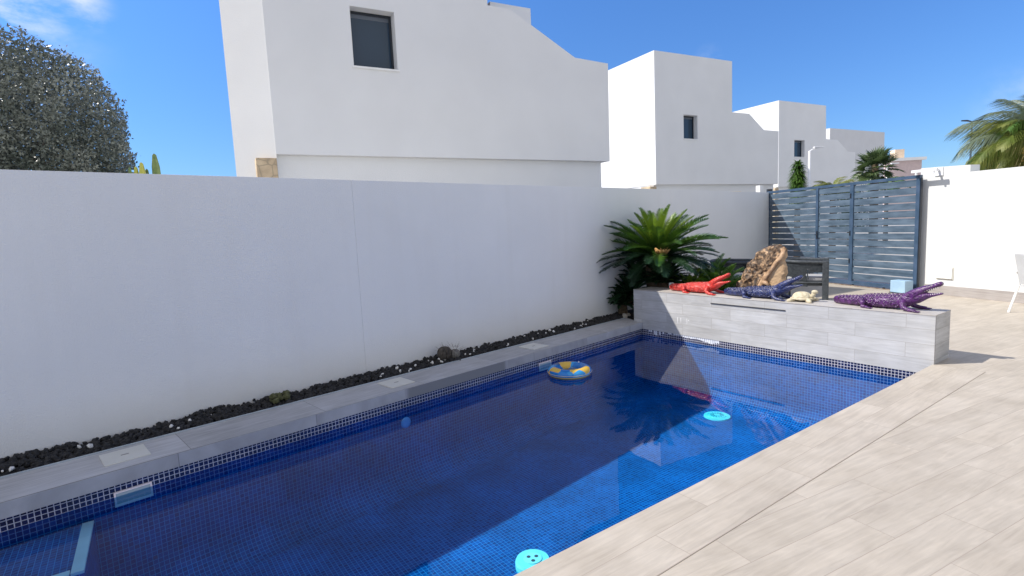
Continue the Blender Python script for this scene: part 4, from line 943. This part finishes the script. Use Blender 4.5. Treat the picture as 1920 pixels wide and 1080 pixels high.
# ------------------------------------------------------------------ carved root
sc = empty('root_sculpture', (7.0, 4.0, .518), 'upright slab of driftwood root, dark burnt bark and pale polished wood', 'root sculpture')
outl = [(.36, .0), (.385, .08), (.355, .17), (.30, .20), (.27, .26), (.235, .36), (.19, .45), (.13, .50), (.085, .51), (.04, .60), (-.05, .66), (-.17, .695), (-.27, .70), (-.34, .66), (-.365, .56), (-.335, .50), (-.36, .42), (-.37, .33), (-.345, .28), (-.36, .20), (-.35, .10), (-.27, .02), (-.20, -.001)]
bm = bmesh.new(); TH = .055
def subdiv_outline(o, n=4):
    r = []
    for i in range(len(o)):
        a = V(o[i]); b = V(o[(i+1) % len(o)])
        for k in range(n): r.append(a.lerp(b, k/n))
    return r
so_ = subdiv_outline(outl, 3); cen = V((.0, .3))
rings_ = []
for (fac, off) in ((1.0, 0), (.93, -.8), (.75, -1.1), (.5, -1.2), (.25, -1.15), (.08, -1.1)):
    rings_.append([bm.verts.new((off*TH, cen.x+(p.x-cen.x)*fac, cen.y+(p.y-cen.y)*fac)) for p in so_])
back_ = []
for (fac, off) in ((.93, .8), (.6, 1.0), (.1, 1.0)):
    back_.append([bm.verts.new((off*TH, cen.x+(p.x-cen.x)*fac, cen.y+(p.y-cen.y)*fac)) for p in so_])
def strip(a, b):
    n = len(a)
    for k in range(n): bm.faces.new((a[k], a[(k+1) % n], b[(k+1) % n], b[k]))
for a, b in zip(rings_, rings_[1:]): strip(a, b)
strip(back_[0], rings_[0])
for a, b in zip(back_, back_[1:]): strip(b, a)
bm.faces.new(rings_[-1]); bm.faces.new(back_[-1])
bmesh.ops.recalc_face_normals(bm, faces=bm.faces)
bmesh.ops.subdivide_edges(bm, edges=bm.edges, cuts=2, use_grid_fill=True)
for v in bm.verts:
    p = v.co; rough_ = 1.1 if p.y+.7*p.z > .07 else .25
    v.co = p + V((-1, 0, 0))*rough_*(.030*noise.noise(V((p.y*9, p.z*9, p.x*4)))+.018*noise.noise(V((p.y*28, p.z*28, 1)))) + V((0, .014*noise.noise(p*14), .014*noise.noise(p*14+V((5, 5, 5)))))
    v.co.z = max(v.co.z, .0)
M_root, nt, b = mat('root_wood', (.2, .12, .06), .6)
tc = N(nt, 'ShaderNodeTexCoord'); sp = N(nt, 'ShaderNodeSeparateXYZ'); nt.links.new(tc.outputs['Object'], sp.inputs[0])
n1 = N(nt, 'ShaderNodeTexNoise'); n1.inputs['Scale'].default_value = 22; n1.inputs['Detail'].default_value = 8; nt.links.new(tc.outputs['Object'], n1.inputs['Vector'])
cr = N(nt, 'ShaderNodeValToRGB'); cr.color_ramp.elements[0].position = .36; cr.color_ramp.elements[0].color = (.035, .022, .014, 1); cr.color_ramp.elements[1].position = .68; cr.color_ramp.elements[1].color = (.52, .33, .18, 1)
e = cr.color_ramp.elements.new(.52); e.color = (.13, .08, .045, 1)
nt.links.new(n1.outputs[0], cr.inputs[0])
ym = N(nt, 'ShaderNodeMath', operation='MULTIPLY_ADD'); nt.links.new(sp.outputs[2], ym.inputs[0]); ym.inputs[1].default_value = .70; nt.links.new(sp.outputs[1], ym.inputs[2])
n2 = N(nt, 'ShaderNodeTexNoise'); n2.inputs['Scale'].default_value = 5; nt.links.new(tc.outputs['Object'], n2.inputs['Vector'])
yq = N(nt, 'ShaderNodeMath', operation='MULTIPLY_ADD'); nt.links.new(n2.outputs[0], yq.inputs[0]); yq.inputs[1].default_value = .12; nt.links.new(ym.outputs[0], yq.inputs[2])
mr = N(nt, 'ShaderNodeMapRange'); mr.inputs[1].default_value = .125; mr.inputs[2].default_value = .145; nt.links.new(yq.outputs[0], mr.inputs[0])
n3 = N(nt, 'ShaderNodeTexNoise'); n3.inputs['Scale'].default_value = 6; n3.inputs['Detail'].default_value = 5; nt.links.new(tc.outputs['Object'], n3.inputs['Vector'])
tan_ = N(nt, 'ShaderNodeMix', data_type='RGBA'); tan_.inputs[6].default_value = (.36, .22, .11, 1); tan_.inputs[7].default_value = (.58, .42, .26, 1); nt.links.new(n3.outputs[0], tan_.inputs[0])
mx = N(nt, 'ShaderNodeMix', data_type='RGBA'); nt.links.new(mr.outputs[0], mx.inputs[0]); nt.links.new(tan_.outputs[2], mx.inputs[6]); nt.links.new(cr.outputs[0], mx.inputs[7]); nt.links.new(mx.outputs[2], b.inputs['Base Color'])
bp = N(nt, 'ShaderNodeBump'); bp.inputs['Strength'].default_value = .8; bp.inputs['Distance'].default_value = .02; nt.links.new(n1.outputs[0], bp.inputs['Height']); nt.links.new(bp.outputs[0], b.inputs['Normal'])
ob('slab', bm, M_root, sc, smooth=True)
bm = bmesh.new()
tube(bm, [(-.03, -.33, .65), (-.06, -.325, .56), (-.07, -.24, .46), (-.075, -.18, .37), (-.08, -.11, .27), (-.08, -.05, .18), (-.07, .0, .10), (-.06, .03, .02)], [.03, .035, .03, .034, .04, .038, .035, .04], 10, flat=.7)
tube(bm, [(-.08, -.07, .2), (-.11, -.14, .2), (-.12, -.19, .15)], [.03, .025, .012], 8)
for v in bm.verts: v.co += V((noise.noise(v.co*25), noise.noise(v.co*25+V((3, 3, 3))), noise.noise(v.co*25+V((8, 1, 3)))))*.014
ob('root_ridge', bm, simple('pale_root', (.26, .15, .08), (.52, .34, .20), .5, scale=18, bump=.6), sc, smooth=True)
bm = bmesh.new(); blob(bm, (-.075, -.13, .15), .035, (.6, 1, 1.3), 4, .3, 2); ob('knot_hollow', bm, simple('hollow_dark', (.03, .02, .012), rough=.9), sc, smooth=True)
# ------------------------------------------------------------------ woven armchairs
M_weave = simple('charcoal_cord', (.03, .037, .045), (.06, .07, .08), .6, scale=30)
M_cush = simple('grey_cushion', (.34, .34, .35), rough=.9, bump=.3, bscale=200)
def upath(w_, d_, n=34):
    # U in plan: front (x=+d) left arm -> back (x=0) -> right arm
    pts = []; r = .3
    pts += [V((d_*(1-t), w_/2, 0)) for t in [i/8 for i in range(8)] if d_*(1-t) > r]
    for i in range(9): a_ = i/8*pi/2; pts.append(V((r-r*sin(a_), w_/2-r+r*cos(a_), 0)))
    pts += [V((0, y_, 0)) for y_ in [w_/2-r-(w_-2*r)*i/6 for i in range(1, 6)]]
    q = [V((p.x, -p.y, 0)) for p in pts[:-5]][::-1]
    return pts+q
def armchair(loc_, rz, lb, leg_r=.035):
    e = empty('woven_armchair', loc_, lb, 'armchair', rz=rz, group='charcoal woven armchairs behind the tiled wall')
    P = upath(.68, .66)
    def samp(n):
        L = [0]
        for a, b in zip(P, P[1:]): L.append(L[-1]+(b-a).length)
        out = []
        for i in range(n):
            t = L[-1]*i/(n-1); k = max(j for j in range(len(L)) if L[j] <= t+1e-9); k = min(k, len(P)-2)
            out.append(P[k].lerp(P[k+1], (t-L[k])/(L[k+1]-L[k]) if L[k+1] > L[k] else 0))
        return out
    S_ = samp(60)
    zt = lambda p: .775-.02*(p.x/.66)
    bm = bmesh.new(); tube(bm, [(p.x-.03*(1-p.x/.66), p.y, zt(p)) for p in S_], .032, 10); ob('top_rail', bm, M_weave, e, smooth=True)
    bm = bmesh.new()
    for p in samp(96):
        zb = .33 if p.x < .36 else (.33+.25*min(1, (p.x-.34)/.05))
        out = V((p.x-.03, p.y*1.0, 0)); q0 = V((p.x-.03*(1-p.x/.66), p.y, zt(p))); q1 = V((p.x+.02, p.y*.97, zb))
        tube(bm, [q0, (q0+q1)/2+V((-.012, 0, 0)), q1], .0105, 5, caps=False)
    ob('woven_back', bm, M_weave, e)
    bm = bmesh.new(); tube(bm, [(p.x+.02 if p.x < .3 else p.x, p.y*.97, .40) for p in S_], .018, 8); box(bm, .02, .64, -.31, .31, .34, .41, bev=.012); ob('seat_frame', bm, M_weave, e)
    ob('cushion', nbox(.05, .62, -.29, .29, .412, .50, bev=.03), M_cush, e, smooth=True)
    for s in (-1, 1):
        bm = bmesh.new(); box(bm, .60, .70, s*.34-.045, s*.34+.045, .0, .785, bev=.02); ob('leg', bm, M_weave, e)
        bm = bmesh.new(); box(bm, .02, .08, s*.27-.03, s*.27+.03, .0, .345, bev=.01); ob('leg', bm, M_weave, e)
    return e
armchair((9.87, 5.17, 0), radians(-66), 'charcoal woven cord armchair with a light grey cushion, right of the carved root')
armchair((9.28, 6.28, 0), radians(-60), 'charcoal woven cord armchair half hidden behind the cycad and the carved root')
# ------------------------------------------------------------------ white garden chair
wc = empty('garden_chair', (10.70, 1.80, 0), 'white metal garden chair with grey sling seat at the right edge', 'chair', rz=radians(-38))
bm = bmesh.new()
for s in (-1, 1):
    y = s*.27
    bmf = bmesh.new(); tube(bmf, [(-.30, y, 0), (-.17, y, .40)], .016, 8); ob('leg', bmf, M_white, wc)
    bmf = bmesh.new(); tube(bmf, [(.33, y, 0), (.20, y, .40)], .016, 8); ob('leg', bmf, M_white, wc)
    bmf = bmesh.new(); box(bmf, -.24, .26, y-.028, y+.028, .60, .622, bev=.006); ob('armrest', bmf, M_white, wc)
    bmf = bmesh.new(); tube(bmf, [(.20, y, .40), (.22, y, .60)], .014, 8); ob('arm_post', bmf, M_white, wc)
    bmf = bmesh.new(); tube(bmf, [(-.17, y*.95, .40), (-.27, y*.95, .88)], .014, 8); ob('back_post', bmf, M_white, wc)
M_sling = simple('grey_sling', (.48, .49, .50), rough=.8, bump=.3, bscale=250)
ob('seat', nbox(-.18, .22, -.25, .25, .39, .41, bev=.006), M_sling, wc)
ob('backrest', nbox(-.008, .008, -.245, .245, 0, .46, bev=.004, mtx=Matrix.Translation((-.18, 0, .43)) @ Matrix.Rotation(-.2, 4, 'Y')), M_sling, wc)
# leaf litter on the terrace
vs, fs = [], []
me = pymesh('leaf', [(0, -.012, .002), (.02, 0, .006), (0, .012, .003), (-.022, 0, .002)], [(0, 1, 2, 3)])
tag(ob('fallen_leaf', me, simple('dry_leaf', (.14, .09, .06), rough=.8), None, (7.72, 1.42, .001), (0, 0, .4)), 'small dry brown leaf on the sunny terrace right of the tiled wall', 'leaf')
